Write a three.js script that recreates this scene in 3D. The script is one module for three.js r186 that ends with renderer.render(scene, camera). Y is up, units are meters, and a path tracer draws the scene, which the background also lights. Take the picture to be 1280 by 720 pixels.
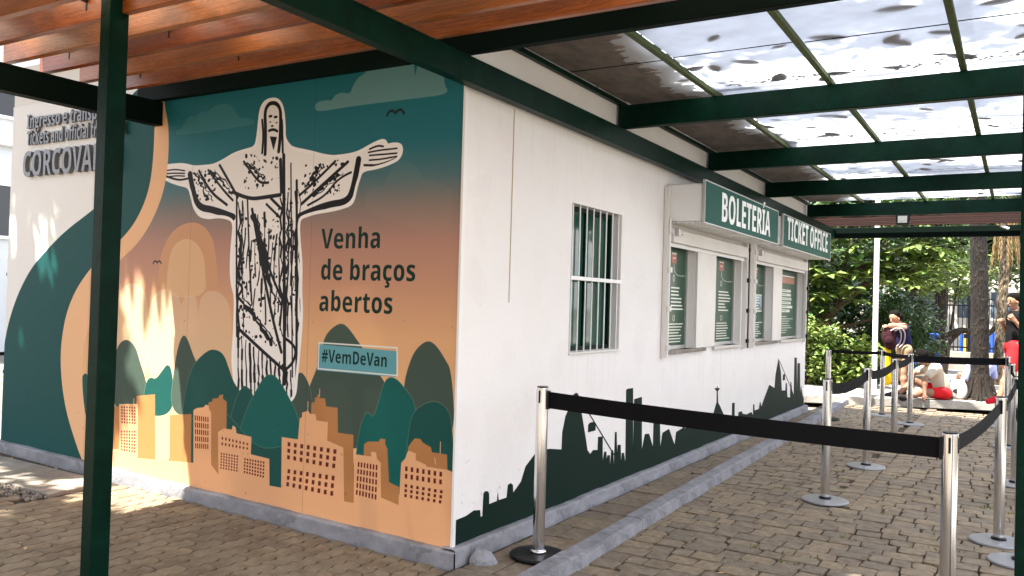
import * as THREE from 'three';
import { mergeGeometries } from 'three/addons/utils/BufferGeometryUtils.js';
import { RoundedBoxGeometry } from 'three/addons/geometries/RoundedBoxGeometry.js';
import { TextGeometry } from 'three/addons/geometries/TextGeometry.js';
import { FontLoader } from 'three/addons/loaders/FontLoader.js';

// ---------- camera, sky, sun, exposure ----------
const scene = new THREE.Scene();
const camera = new THREE.PerspectiveCamera(37.396, 16 / 9, 0.05, 900);
camera.position.set(2.8515, 1.6, 4.1643);
camera.quaternion.setFromRotationMatrix(new THREE.Matrix4().makeBasis(
  new THREE.Vector3(0.85807, 0.02888, -0.51272), new THREE.Vector3(-0.01598, 0.99944, 0.02954), new THREE.Vector3(0.51328, -0.01716, 0.85805)));
const SUN = new THREE.Vector3(-0.2, 1, 0.42).normalize();
// hazy bright sky with thin high cloud, the same all round
{
  const w = 512, h = 256, d = new Float32Array(w * h * 4), hash = (i, j) => { const s = Math.sin((((i % 64) + 64) % 64) * 127.1 + j * 311.7) * 43758.5453; return s - Math.floor(s); };
  const vn = (x, y) => { const X = Math.floor(x), Y = Math.floor(y), f = x - X, g = y - Y, u = f * f * (3 - 2 * f), v = g * g * (3 - 2 * g), L = (a, b, t) => a + (b - a) * t; return L(L(hash(X, Y), hash(X + 1, Y), u), L(hash(X, Y + 1), hash(X + 1, Y + 1), u), v); };
  for (let j = 0; j < h; j++) for (let i = 0; i < w; i++) {
    const el = Math.max(0, (j + 0.5) / h * 2 - 1), c = vn((i / w) * 64 * 0.25 + 0, j / 9) * 0.6 + vn((i / w) * 64 * 0.5, j / 5) * 0.4, k = Math.min(1, Math.max(0, (c - 0.42) * 2.6)), t = Math.pow(el, 0.6), o = (j * w + i) * 4;
    const R = 0.95 + (0.50 - 0.95) * t, G = 0.95 + (0.62 - 0.95) * t, B = 0.98 + (0.86 - 0.98) * t;
    d[o] = R + (1.12 - R) * k * 0.7; d[o + 1] = G + (1.08 - G) * k * 0.7; d[o + 2] = B + (1.05 - B) * k * 0.7; d[o + 3] = 1;
  }
  const t = new THREE.DataTexture(d, w, h, THREE.RGBAFormat, THREE.FloatType); t.mapping = THREE.EquirectangularReflectionMapping; t.magFilter = t.minFilter = THREE.LinearFilter; t.wrapS = THREE.RepeatWrapping; t.needsUpdate = true;
  scene.background = t; scene.environment = t; scene.backgroundIntensity = scene.environmentIntensity = 0.72;
}
const sun = new THREE.DirectionalLight(new THREE.Color(1, 0.94, 0.84), 5);
sun.position.copy(SUN).multiplyScalar(60); sun.name = 'sun';
sun.castShadow = true; sun.shadow.mapSize.set(4096, 4096);
Object.assign(sun.shadow.camera, { left: -30, right: 30, top: 40, bottom: -30, near: 1, far: 140 });
scene.add(sun, sun.target);
const renderer = new THREE.WebGLRenderer({ antialias: true });
renderer.toneMapping = THREE.LinearToneMapping;
renderer.toneMappingExposure = 4.6;
renderer.shadowMap.enabled = true;

// ---------- helpers ----------
const DATA = {"green":[[-283,323],[-322,316],[-326,283],[-332,250],[-346,233],[-364,224],[-398,209],[-423,194],[-446,178],[-463,158],[-474,139],[-482,118],[-485,96],[-487,61],[-485,19],[-482,-23],[-355,-5],[-356,22],[-277,200]],"ring":[[-285,317],[-285,303],[-287,288],[-287,261],[-291,237],[-304,216],[-322,201],[-346,189],[-364,176],[-381,160],[-393,140],[-398,117],[-398,100],[-395,82],[-388,61],[-377,42],[-364,23],[-345,3],[-324,6],[-341,26],[-356,46],[-365,71],[-368,97],[-366,120],[-356,140],[-341,169],[-322,186],[-305,195],[-287,212],[-273,236],[-269,260],[-270,286],[-276,302],[-278,316]],"inner":[[-284,329],[-279,287],[-277,261],[-282,237],[-296,214],[-315,198],[-335,182],[-355,168],[-372,152],[-383,135],[-386,115],[-384,89],[-377,64],[-366,42],[-352,15],[-343,-16]],"cloud1":[[-120,284],[-121,288],[-117,290],[-108,290],[-106,289],[-103,293],[-96,294],[-90,292],[-88,297],[-84,302],[-78,304],[-75,308],[-66,310],[-50,312],[-38,312],[-23,309],[-16,298],[-15,290],[-12,286],[-16,284],[-31,284],[-62,284],[-89,284],[-113,283]],"cloud2":[[-263,278],[-261,282],[-254,283],[-251,289],[-245,292],[-239,290],[-234,294],[-226,293],[-221,296],[-212,298],[-202,296],[-197,290],[-193,285],[-184,285],[-174,280],[-193,279],[-227,278]],"cloud3":[[-76,217],[-74,228],[-66,232],[-60,229],[-56,240],[-48,247],[-38,245],[-31,239],[-29,233],[-20,233],[-13,229],[-7,227],[-5,196],[-59,210]],"sunO":[[-277,156],[-276,176],[-274,189],[-267,201],[-257,209],[-241,213],[-227,210],[-217,201],[-213,189],[-210,173],[-209,158]],"sunI":[[-266,156],[-266,172],[-264,188],[-258,197],[-246,201],[-235,198],[-226,189],[-223,176],[-222,157]],"lowc":[[[-323,87],[-325,144],[-322,160],[-313,166],[-304,167],[-294,163],[-287,154],[-282,90]],[[-286,90],[-287,145],[-282,157],[-271,163],[-259,162],[-250,156],[-247,146],[-244,93]],[[-247,93],[-249,149],[-246,157],[-240,159],[-233,158],[-230,151],[-226,94]],[[-228,94],[-230,152],[-224,161],[-214,163],[-204,160],[-197,153],[-194,142],[-191,97]]],"hills":[["gy",[[-327,62],[-326,109],[-321,119],[-313,123],[-305,121],[-299,116],[-293,104],[-286,93],[-278,66]]],["dk",[[-290,65],[-287,91],[-281,96],[-275,94],[-267,102],[-262,107],[-256,103],[-251,69]]],["gy",[[-258,68],[-254,107],[-249,125],[-244,130],[-239,125],[-234,116],[-228,108],[-219,72]]],["dk",[[-245,58],[-240,93],[-233,108],[-222,117],[-212,121],[-201,118],[-195,108],[-189,97],[-180,91],[-173,65]]],["gy",[[-125,59],[-122,86],[-117,102],[-112,111],[-108,124],[-105,135],[-98,141],[-91,144],[-85,141],[-78,134],[-73,129],[-63,117],[-54,109],[-48,98],[-44,68]]],["gy",[[-135,69],[-133,101],[-129,108],[-125,110],[-121,107],[-116,100],[-110,71]]],["gy",[[-41,69],[-39,108],[-36,119],[-32,128],[-27,133],[-21,136],[-15,133],[-9,126],[-3,118],[1,73]]],["dk",[[-198,51],[-188,86],[-181,96],[-177,97],[-169,92],[-158,56]]],["te",[[-193,29],[-179,76],[-166,96],[-160,104],[-153,107],[-146,104],[-137,94],[-128,83],[-118,60],[-113,40]]],["te",[[-78,34],[-74,75],[-69,88],[-65,88],[-62,85],[-58,97],[-55,107],[-51,112],[-44,111],[-37,105],[-30,98],[-26,80],[-22,42]]],["dk",[[-37,40],[-34,84],[-30,93],[-22,98],[-15,100],[-8,98],[-2,91],[2,45]]],["dk",[[-266,8],[-254,45],[-237,64],[-215,84],[-191,74],[-166,55],[-143,57],[-121,68],[-86,74],[-72,45],[-71,25]]],["dk",[[-370,32],[-372,58],[-370,84],[-365,94],[-358,91],[-349,34]]]],"brown":[[[-335,10],[-338,68],[-318,70],[-314,13]],[[-293,16],[-297,80],[-275,83],[-271,19]],[[-255,21],[-257,69],[-233,72],[-231,24]],[[-212,27],[-215,82],[-211,83],[-211,85],[-205,86],[-204,88],[-200,89],[-200,86],[-196,84],[-194,29]],[[-114,60],[-115,90],[-112,91],[-112,94],[-110,94],[-110,96],[-108,96],[-108,94],[-103,94],[-102,89],[-92,89],[-91,73],[-78,73],[-76,29],[-87,29],[-100,62]],[[-69,58],[-69,68],[-66,70],[-57,71],[-56,73],[-52,73],[-52,70],[-50,67],[-48,47],[-40,45],[-40,34],[-56,37],[-69,45]],[[-34,50],[-34,70],[-32,73],[-29,76],[-25,76],[-23,74],[-17,72],[-16,69],[-5,69],[-4,54]]],"light":[[[-374,-34],[-379,31],[-316,37],[-318,72],[-295,74],[-293,33],[-272,34],[-229,37],[-231,75],[-227,77],[-220,78],[-218,80],[-215,80],[-214,77],[-212,75],[-210,38],[-202,32],[-204,62],[-198,65],[-190,65],[-189,68],[-186,67],[-185,63],[-170,62],[-170,50],[-152,49],[-151,31],[-140,31],[-141,65],[-126,65],[-125,79],[-123,80],[-123,83],[-120,84],[-118,85],[-116,83],[-111,83],[-110,79],[-100,79],[-100,67],[-86,64],[-84,30],[-76,30],[-77,58],[-75,61],[-63,61],[-63,64],[-59,64],[-58,60],[-55,58],[-54,36],[-40,34],[-39,60],[-36,63],[-34,68],[-28,67],[-28,63],[-20,61],[-20,60],[-4,60],[0,59],[2,8],[-178,-24]]],"ant":[[[-118,84],[-118,91]],[[-108,95],[-108,100]],[[-300,73],[-300,78]],[[-13,62],[-14,66]],[[-10,69],[-10,76]]],"wins":[[[[-316,71],[-297,72],[-296,58],[-315,57]],6,6,0.5,0.6],[[[-315,52],[-296,54],[-295,36],[-314,36]],6,7,0.5,0.6],[[[-230,72],[-214,72],[-213,48],[-228,47]],7,5,0.5,0.72],[[[-201,60],[-172,58],[-172,52],[-201,52]],8,2,0.4,0.5],[[[-201,48],[-182,48],[-182,36],[-201,36]],7,6,0.5,0.6],[[[-177,47],[-156,47],[-156,35],[-177,36]],8,5,0.55,0.6],[[[-137,63],[-90,63],[-91,49],[-137,50]],8,3,0.42,0.6],[[[-136,45],[-91,46],[-92,31],[-137,32]],8,3,0.42,0.6],[[[-74,57],[-57,57],[-57,34],[-75,35]],7,5,0.5,0.7],[[[-37,59],[-7,59],[-7,50],[-37,50]],7,2,0.42,0.62],[[[-37,48],[-6,48],[-7,39],[-37,39]],7,3,0.42,0.62]],"halo":[[-160,296],[-154,294],[-150,288],[-148,275],[-148,268],[-144,263],[-140,260],[-125,257],[-106,252],[-94,252],[-83,253],[-77,255],[-72,257],[-66,259],[-60,260],[-58,256],[-53,257],[-47,256],[-46,252],[-48,248],[-52,246],[-64,243],[-78,242],[-80,237],[-82,232],[-84,223],[-87,220],[-96,218],[-104,217],[-116,216],[-126,214],[-132,212],[-131,198],[-128,182],[-128,165],[-126,149],[-127,128],[-129,107],[-130,91],[-144,87],[-167,85],[-185,86],[-190,103],[-192,115],[-191,131],[-191,142],[-191,159],[-196,169],[-197,187],[-196,199],[-195,212],[-203,215],[-213,216],[-222,215],[-232,217],[-237,222],[-239,225],[-242,233],[-245,239],[-255,241],[-267,244],[-276,248],[-277,253],[-274,256],[-264,256],[-252,256],[-240,253],[-230,253],[-219,253],[-208,256],[-198,260],[-186,262],[-176,263],[-174,271],[-173,282],[-172,290],[-168,295]],"text":[[-111,193],[-60,192],[-112,205],[-111,172],[-32,172],[-111,151],[-49,151]],"tag":[[-111,129],[-45,128],[-45,112],[-111,112]],"frame":[[-110,130],[-45,130],[-44,113],[-110,113]],"tagt":[[-107,117],[-52,118],[-52,127]],"birds":[[-52,277],[-278,183]],"skyline":[[1.6,14.1],[1.5,29.4],[-3.4,30.3],[-13.5,30.6],[-22.2,32.3],[-29.1,31.2],[-29.9,26.8],[-32.2,26.9],[-32.6,40.7],[-34.3,41.9],[-37.2,41.4],[-39.1,39.5],[-39.5,32.9],[-49.0,33.2],[-49.7,38.2],[-50.9,33.3],[-60.8,33.2],[-62.1,41.2],[-65.4,41.7],[-68.3,40.1],[-68.9,34.8],[-74.6,38.0],[-79.0,40.5],[-84.6,49.8],[-96.7,56.2],[-106.8,57.6],[-118.3,57.2],[-136.8,54.3],[-137.3,66.8],[-141.7,78.0],[-150.6,87.2],[-153.8,92.9],[-158.2,93.8],[-161.0,91.2],[-160.9,86.4],[-168.3,77.2],[-176.4,58.1],[-180.2,48.0],[-185.5,44.2],[-190.3,46.7],[-198.8,45.6],[-199.3,55.9],[-207.6,55.2],[-208.9,34.6],[-211.5,42.6],[-215.3,42.1],[-216.5,35.1],[-217.9,38.8],[-222.6,38.2],[-223.2,28.3],[-225.5,42.0],[-228.7,41.6],[-231.3,26.5],[-231.8,55.9],[-235.0,55.6],[-237.2,35.5],[-238.2,44.6],[-244.0,43.9],[-245.9,27.6],[-247.0,36.8],[-251.2,36.2],[-255.2,26.9],[-252.8,88.9],[-255.3,89.8],[-267.4,89.6],[-271.8,24.5],[-270.7,79.7],[-287.9,80.4],[-291.1,33.2],[-297.6,46.6],[-307.2,45.8],[-317.8,32.2],[-317.6,64.2],[-332.6,64.3],[-336.1,29.1],[-341.3,42.6],[-358.0,44.4],[-374.5,27.1],[-378.1,39.1],[-396.2,40.9],[-397.5,55.0],[-400.9,40.4],[-437.5,38.0],[-441.9,46.6],[-468.2,44.8],[-471.5,35.9],[-487.7,38.5],[-500.6,52.9],[-504.9,56.9],[-504.4,69.2],[-497.7,71.9],[-497.6,73.2],[-504.2,72.7],[-505.1,74.9],[-507.1,72.5],[-513.5,72.1],[-513.6,70.7],[-507.9,69.0],[-509.8,56.5],[-518.1,51.3],[-545.6,30.6],[-556.2,31.4],[-559.0,34.8],[-564.2,29.6],[-564.0,51.3],[-573.7,50.6],[-575.7,26.5],[-582.0,29.6],[-588.5,29.9],[-591.2,38.1],[-604.7,37.8],[-608.4,34.6],[-626.0,31.9],[-647.5,32.8],[-655.3,28.0],[-655.2,41.4],[-660.5,41.2],[-662.3,33.4],[-683.2,33.4],[-686.8,41.6],[-689.9,41.3],[-694.8,34.9],[-707.9,44.7],[-733.2,60.7],[-761.6,54.4],[-765.7,72.0],[-780.1,93.8],[-794.7,74.6],[-802.8,48.1],[-824.7,46.5],[-825.6,56.7],[-831.9,56.3],[-837.3,36.4],[-854.3,33.9],[-855.0,57.0],[-859.2,55.6],[-866.5,43.4],[-877.5,35.6],[-877.0,91.0],[-891.7,90.4],[-899.4,25.5],[-897.9,81.8],[-913.6,81.0],[-920.3,32.2],[-924.3,46.5],[-937.0,30.9],[-946.0,25.3],[-947.1,14.6]],"cables":[[[-159.5,93.1],[-233.9,35.3]],[[-784.9,90.3],[-866.5,43.4]]],"cars":[[[-180.4,68.7],[-193.8,61.6]],[[-807.7,70.2],[-820.3,61.6]]],"folds":[[3.4,[[-273,252],[-263,253],[-250,251]]],[3.4,[[-50,254],[-61,254],[-73,253]]],[3.4,[[-273,250],[-263,250],[-250,249]]],[3.4,[[-50,251],[-61,251],[-72,251]]],[3.4,[[-273,247],[-262,248],[-250,247]]],[3.4,[[-50,249],[-61,248],[-72,248]]],[6.0,[[-166,258],[-166,274],[-168,288],[-164,293],[-159,293]]],[6.0,[[-159,293],[-153,291],[-152,281],[-152,267],[-153,259]]],[4.0,[[-169,259],[-168,270],[-170,282]]],[4.0,[[-149,258],[-150,270],[-150,280]]],[4.0,[[-163,274],[-159,275],[-155,273]]],[5.0,[[-274,249],[-259,244],[-246,245]]],[5.0,[[-49,248],[-62,244],[-76,245]]],[4.0,[[-72,255],[-66,257],[-61,256]]],[17.0,[[-244,248],[-240,235],[-233,223],[-217,221],[-196,215]]],[15.0,[[-81,249],[-84,232],[-89,222],[-107,221],[-131,214]]],[7.0,[[-234,250],[-223,235],[-203,224]]],[7.0,[[-212,253],[-201,240],[-192,229]]],[6.0,[[-224,250],[-209,236],[-197,227]]],[6.0,[[-187,254],[-178,245],[-170,238],[-162,238]]],[7.0,[[-90,248],[-107,237],[-130,222]]],[6.0,[[-101,249],[-116,238],[-132,228]]],[5.0,[[-87,241],[-98,238],[-108,227],[-124,221]]],[9.0,[[-197,233],[-182,227],[-163,228],[-150,229]]],[6.0,[[-151,253],[-149,231]]],[6.0,[[-148,256],[-140,101]]],[7.0,[[-135,238],[-129,101]]],[4.0,[[-141,250],[-133,106]]],[6.0,[[-193,229],[-191,182],[-188,131]]],[4.0,[[-187,226],[-186,176]]],[5.0,[[-182,227],[-178,182],[-174,154]]],[8.0,[[-177,220],[-166,182],[-153,143],[-144,122]]],[7.0,[[-174,216],[-161,182],[-146,159]]],[7.0,[[-159,227],[-148,219]]],[6.0,[[-163,223],[-149,213]]],[7.0,[[-190,169],[-182,166],[-189,158]]],[8.0,[[-188,137],[-161,121],[-141,110]]],[7.0,[[-140,131],[-130,127],[-132,116],[-140,110]]]],"dots":[[[-162,284],4.2],[[-157,283],4.2],[[-160,277],3],[[-162,280],2],[[-156,279],2]],"beard":[[-162,270],[-155,269],[-158,260]],"hem":[[[-187,131],[-184,86]],[[-183,129],[-180,86]],[[-179,128],[-176,87]],[[-175,126],[-172,87]],[[-171,124],[-168,88]],[[-166,123],[-164,88]],[[-162,121],[-160,88]],[[-158,120],[-156,88]],[[-154,118],[-152,89]],[[-150,116],[-148,89]],[[-146,115],[-144,90]],[[-142,113],[-141,90]],[[-139,112],[-137,90]],[[-135,110],[-133,90]]],"rough":[[6,[[-190,225],[-186,131]]],[9,[[-175,215],[-159,171]]],[8,[[-168,198],[-151,154]]],[9,[[-187,159],[-154,127]]],[5,[[-149,226],[-145,133]]],[4,[[-143,231],[-138,133]]],[6,[[-135,230],[-130,128]]],[6,[[-239,249],[-222,228]]],[6,[[-220,249],[-197,231]]],[6,[[-126,234],[-114,248]]],[5,[[-120,227],[-98,241]]],[5,[[-182,252],[-167,240]]],[5,[[-143,220],[-141,176]]]],"specks":[[[-241,250],[-215,228]],[[-176,221],[-150,171]],[[-187,158],[-145,126]],[[-147,236],[-132,150]],[[-130,250],[-93,227]],[[-187,258],[-151,233]],[[-192,221],[-177,148]]]};
function rng(seed) { let a = seed >>> 0; return () => { a = (a + 0x6d2b79f5) | 0; let t = Math.imul(a ^ (a >>> 15), 1 | a); t = (t + Math.imul(t ^ (t >>> 7), 61 | t)) ^ t; return ((t ^ (t >>> 14)) >>> 0) / 4294967296; }; }
const R0 = rng(7);
const V = (x, y, z) => new THREE.Vector3(x, y, z);
const lerp = (a, b, t) => a + (b - a) * t, clamp = (x, a = 0, b = 1) => Math.min(b, Math.max(a, x)), sm = (a, b, x) => { const t = clamp((x - a) / (b - a)); return t * t * (3 - 2 * t); };
function lattice(period, seed) { const r = rng(seed), g = new Float32Array(period * period).map(() => r()); return (x, y) => { const X = Math.floor(x), Y = Math.floor(y), fx = x - X, fy = y - Y, u = fx * fx * (3 - 2 * fx), w = fy * fy * (3 - 2 * fy), m = (a) => ((a % period) + period) % period, at = (i, j) => g[m(j) * period + m(i)]; return lerp(lerp(at(X, Y), at(X + 1, Y), u), lerp(at(X, Y + 1), at(X + 1, Y + 1), u), w); }; }
function fbm(base, oct, seed) { const L = []; for (let i = 0; i < oct; i++) L.push(lattice(base << i, seed + i * 17)); return (u, v) => { let s = 0, a = 0.5, n = 0; for (let i = 0; i < oct; i++) { s += a * L[i](u * (base << i), v * (base << i)); n += a; a *= 0.55; } return s / n; }; }
const big = (() => { const a = lattice(64, 91), b = lattice(64, 92), c = lattice(64, 93); return (x, y) => (a(x, y) * 0.57 + b(x * 2.1 + 5, y * 2.1) * 0.28 + c(x * 4.3, y * 4.3 + 9) * 0.15); })();
function tex(w, h, f, srgb) {
  const d = new Uint8Array(w * h * 4);
  for (let j = 0; j < h; j++) for (let i = 0; i < w; i++) { const c = f(i / w, j / h), o = (j * w + i) * 4; for (let k = 0; k < 3; k++) d[o + k] = clamp(Array.isArray(c) ? c[k] : c) * 255; d[o + 3] = 255; }
  const t = new THREE.DataTexture(d, w, h); t.wrapS = t.wrapT = THREE.RepeatWrapping; t.magFilter = THREE.LinearFilter; t.minFilter = THREE.LinearMipmapLinearFilter; t.generateMipmaps = true; if (srgb) t.colorSpace = THREE.SRGBColorSpace; t.needsUpdate = true; return t;
}
const rep = (t, x, y = x, ox = 0, oy = 0) => { const c = t.clone(); c.repeat.set(x, y); c.offset.set(ox, oy); c.needsUpdate = true; return c; };
const lin = (r, g, b) => new THREE.Color().setRGB(r, g, b);
const std = (o) => new THREE.MeshStandardMaterial(o), phy = (o) => new THREE.MeshPhysicalMaterial(o);
// uv in metres by the way each face points
function muv(g) {
  if (g.index) g = g.toNonIndexed();
  const p = g.attributes.position, n = g.attributes.normal, uv = new Float32Array(p.count * 2);
  for (let i = 0; i < p.count; i += 3) {
    const ax = Math.abs(n.getX(i)), ay = Math.abs(n.getY(i)), az = Math.abs(n.getZ(i));
    for (let k = i; k < i + 3; k++) { const x = p.getX(k), y = p.getY(k), z = p.getZ(k); uv[k * 2] = ax > ay && ax > az ? z : x; uv[k * 2 + 1] = ay >= ax && ay >= az ? z : y; }
  }
  g.setAttribute('uv', new THREE.BufferAttribute(uv, 2)); return g;
}
const bx = (x0, x1, y0, y1, z0, z1, r = 0) => { const w = x1 - x0, h = y1 - y0, d = z1 - z0; const g = r ? new RoundedBoxGeometry(w, h, d, 1, Math.min(r, w / 2.01, h / 2.01, d / 2.01)) : new THREE.BoxGeometry(w, h, d); g.translate((x0 + x1) / 2, (y0 + y1) / 2, (z0 + z1) / 2); return muv(g); };
const clean = (g) => { g = g.index ? g.toNonIndexed() : g; for (const k of Object.keys(g.attributes)) if (!['position', 'normal', 'uv'].includes(k)) g.deleteAttribute(k); if (!g.attributes.uv) g.setAttribute('uv', new THREE.BufferAttribute(new Float32Array(g.attributes.position.count * 2), 2)); return g; };
const merge = (l) => (l.length === 1 ? l[0] : mergeGeometries(l.map(clean)));
const taken = {};
function numbered(n) { const k = (taken[n] = (taken[n] ?? -1) + 1); return k ? n + '_' + String(k).padStart(3, '0') : n; }
function tag(o, label, category, group) { o.userData.label = label; o.userData.category = category; if (group) o.userData.group = group; return o; }
function part(name, geo, mat, parent, label) { const m = new THREE.Mesh(Array.isArray(geo) ? merge(geo) : geo, mat); m.name = name; m.castShadow = m.receiveShadow = true; if (label) m.userData.label = label; parent.add(m); return m; }
function thing(name, label, category, pos = [0, 0, 0], group) { const g = new THREE.Group(); g.name = numbered(name); g.position.set(...pos); scene.add(g); return tag(g, label, category, group); }
function struct(name, geo, mat) { const m = new THREE.Mesh(Array.isArray(geo) ? merge(geo) : geo, mat); m.name = numbered(name); m.castShadow = m.receiveShadow = true; m.userData.kind = 'structure'; scene.add(m); return m; }
function structGroup(name) { const g = new THREE.Group(); g.name = numbered(name); g.userData.kind = 'structure'; scene.add(g); return g; }
function tube(pts, radii, seg = 8, closed = true) {   // tapered tube through points
  const curve = new THREE.CatmullRomCurve3(pts), n = Math.max(6, pts.length * 5), pos = [], uv = [], idx = [];
  const fr = curve.computeFrenetFrames(n, false);
  for (let i = 0; i <= n; i++) { const t = i / n, c = curve.getPointAt(t), k = t * (radii.length - 1), r = lerp(radii[Math.floor(k)], radii[Math.min(radii.length - 1, Math.floor(k) + 1)], k % 1);
    for (let j = 0; j <= seg; j++) { const a = (j / seg) * Math.PI * 2, q = c.clone().addScaledVector(fr.normals[i], Math.cos(a) * r).addScaledVector(fr.binormals[i], Math.sin(a) * r); pos.push(q.x, q.y, q.z); uv.push(j / seg, t * 4); } }
  for (let i = 0; i < n; i++) for (let j = 0; j < seg; j++) { const a = i * (seg + 1) + j, b = a + seg + 1; idx.push(a, a + 1, b, b, a + 1, b + 1); }
  if (closed) for (const [i, f] of [[0, 1], [n, 0]]) { const c = curve.getPointAt(i / n), o = pos.length / 3; pos.push(c.x, c.y, c.z); uv.push(0.5, 0.5); for (let j = 0; j < seg; j++) { const a = i * (seg + 1) + j; f ? idx.push(o, a + 1, a) : idx.push(o, a, a + 1); } }
  const g = new THREE.BufferGeometry(); g.setAttribute('position', new THREE.Float32BufferAttribute(pos, 3)); g.setAttribute('uv', new THREE.Float32BufferAttribute(uv, 2)); g.setIndex(idx); g.computeVertexNormals(); return g;
}
const cyl = (r0, r1, h, seg, x, y, z) => new THREE.CylinderGeometry(r1, r0, h, seg).translate(x, y + h / 2, z);
const extr = (pts, depth, bevel = 0) => { const s = new THREE.Shape(pts.map((p) => new THREE.Vector2(p[0], p[1]))); return new THREE.ExtrudeGeometry(s, { depth, bevelEnabled: !!bevel, bevelSize: bevel, bevelThickness: bevel, bevelOffset: -bevel, bevelSegments: 1, curveSegments: 6 }); };
const font = await new FontLoader().loadAsync('fonts/droid/droid_sans_bold.typeface.json');

// ---------- textures and materials ----------
const n8 = fbm(8, 5, 3), n4 = fbm(4, 6, 31), n16 = fbm(16, 4, 57);
const tGrain = tex(512, 512, (u, v) => 0.5 + (n16(u, v) - 0.5) * 0.9);
const tPlaster = tex(512, 512, (u, v) => { const a = n8(u, v), b = n4(u, v); const k = 0.95 + (a - 0.5) * 0.04 + (b - 0.5) * 0.05; return [k, k * 0.985, k * 0.965]; }, true);
const tStone = tex(512, 512, (u, v) => { const a = n16(u, v), b = n4(u, v); const k = 0.88 + (a - 0.5) * 0.3 + (b - 0.5) * 0.16; return [k, k * (0.98 + (b - 0.5) * 0.08), k * (0.95 + (b - 0.5) * 0.12)]; }, true);
const tConcrete = tex(512, 512, (u, v) => { const a = n16(u, v), b = n4(u, v), c = n8(v, u); let k = 0.84 + (a - 0.5) * 0.2 + (b - 0.5) * 0.3; if (c > 0.66) k *= 0.9; return [k, k, k * 0.99]; }, true);
const tWood = tex(1024, 256, (u, v) => { const w = n4(u * 0.5, v) * 3, g = Math.sin((v * 26 + w * 5 + n8(u, v) * 2.2) * 6.28) * 0.5 + 0.5, f = n16(u * 0.5, v * 4 % 1), k = 0.78 + (g - 0.5) * 0.12 + (f - 0.5) * 0.26 + (n4(u, v) - 0.5) * 0.34; return [k, k * 0.93, k * 0.86]; }, true);
const tPaint = tex(512, 512, (u, v) => { const a = n16(u, v), b = n4(v, u); const k = 0.86 + (a - 0.5) * 0.22 + (b - 0.5) * 0.4; return k; }, true);
const tBark = tex(256, 512, (u, v) => { const a = fbmBark(u, v); return [a, a * 0.93, a * 0.85]; }, true);
function fbmBark(u, v) { return 0.55 + (n16(u, v) - 0.5) * 1.1 + (n4(u, v) - 0.5) * 0.5; }
const M = {
  wall: std({ color: lin(0.83, 0.805, 0.785), map: rep(tPlaster, 0.45), roughness: 0.85, bumpMap: rep(tGrain, 2.6), bumpScale: 0.0012 }),
  white: std({ color: lin(0.80, 0.785, 0.76), map: rep(tPlaster, 0.8), roughness: 0.5 }),
  whiteGloss: std({ color: lin(0.80, 0.785, 0.765), roughness: 0.35 }),
  plinth: std({ color: lin(0.36, 0.36, 0.40), map: rep(tConcrete, 0.9), roughness: 0.9, bumpMap: rep(tGrain, 3), bumpScale: 0.004 }),
  kerb: std({ color: lin(0.32, 0.315, 0.35), map: rep(tConcrete, 1.3), roughness: 0.9, bumpMap: rep(tGrain, 3.5), bumpScale: 0.003 }),
  slab: std({ color: lin(0.40, 0.35, 0.30), map: rep(tConcrete, 0.7), roughness: 0.95, bumpMap: rep(tGrain, 2), bumpScale: 0.004 }),
  bed: std({ color: lin(0.07, 0.05, 0.033), map: rep(tStone, 2), roughness: 1, bumpMap: rep(tGrain, 4), bumpScale: 0.008 }),
  soil: std({ color: lin(0.12, 0.095, 0.07), map: rep(tStone, 0.6), roughness: 1, bumpMap: rep(tGrain, 1.5), bumpScale: 0.02 }),
  earth: std({ color: lin(0.24, 0.215, 0.18), map: rep(tConcrete, 0.12), roughness: 1 }),
  path: std({ color: lin(0.48, 0.455, 0.42), map: rep(tConcrete, 0.5), roughness: 0.95, bumpMap: rep(tGrain, 1.5), bumpScale: 0.006 }),
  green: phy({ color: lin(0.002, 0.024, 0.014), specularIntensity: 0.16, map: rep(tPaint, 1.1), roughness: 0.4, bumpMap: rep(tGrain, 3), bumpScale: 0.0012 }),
  greenMoss: std({ color: lin(0.085, 0.125, 0.04), map: rep(tStone, 3), roughness: 0.8, bumpMap: rep(tGrain, 6), bumpScale: 0.004 }),
  black: phy({ color: lin(0.006, 0.006, 0.007), roughness: 0.35, specularIntensity: 0.5 }),
  belt: phy({ color: lin(0.006, 0.006, 0.007), roughness: 0.9, specularIntensity: 0.25 }),
  chrome: std({ color: lin(0.74, 0.74, 0.75), metalness: 1, roughness: 0.17 }),
  steelPlate: std({ color: lin(0.27, 0.27, 0.28), metalness: 0.35, roughness: 0.42 }),
  alu: std({ color: lin(0.55, 0.54, 0.52), metalness: 0.7, roughness: 0.4 }),
  letter: std({ color: lin(0.15, 0.153, 0.16), metalness: 0.5, roughness: 0.42 }),
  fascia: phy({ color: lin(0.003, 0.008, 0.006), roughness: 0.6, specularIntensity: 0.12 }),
  glassGreen: phy({ color: lin(0.018, 0.075, 0.05), roughness: 0.05, ior: 1.5, specularIntensity: 1 }),
  dark: std({ color: lin(0.02, 0.02, 0.02), roughness: 0.9 }),
  floor: std({ color: lin(0.2, 0.2, 0.2), roughness: 0.9 }),
};
const woods = [[0.44, 0.14, 0.032], [0.55, 0.2, 0.05], [0.33, 0.09, 0.022], [0.56, 0.23, 0.075]].map((c, i) => std({ color: lin(...c), map: rep(tWood, 0.55, 2.2, i * 0.31, i * 0.23), roughness: 0.34, bumpMap: rep(tWood, 0.55, 2.2, i * 0.31, i * 0.23), bumpScale: 0.0008 }));
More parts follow.
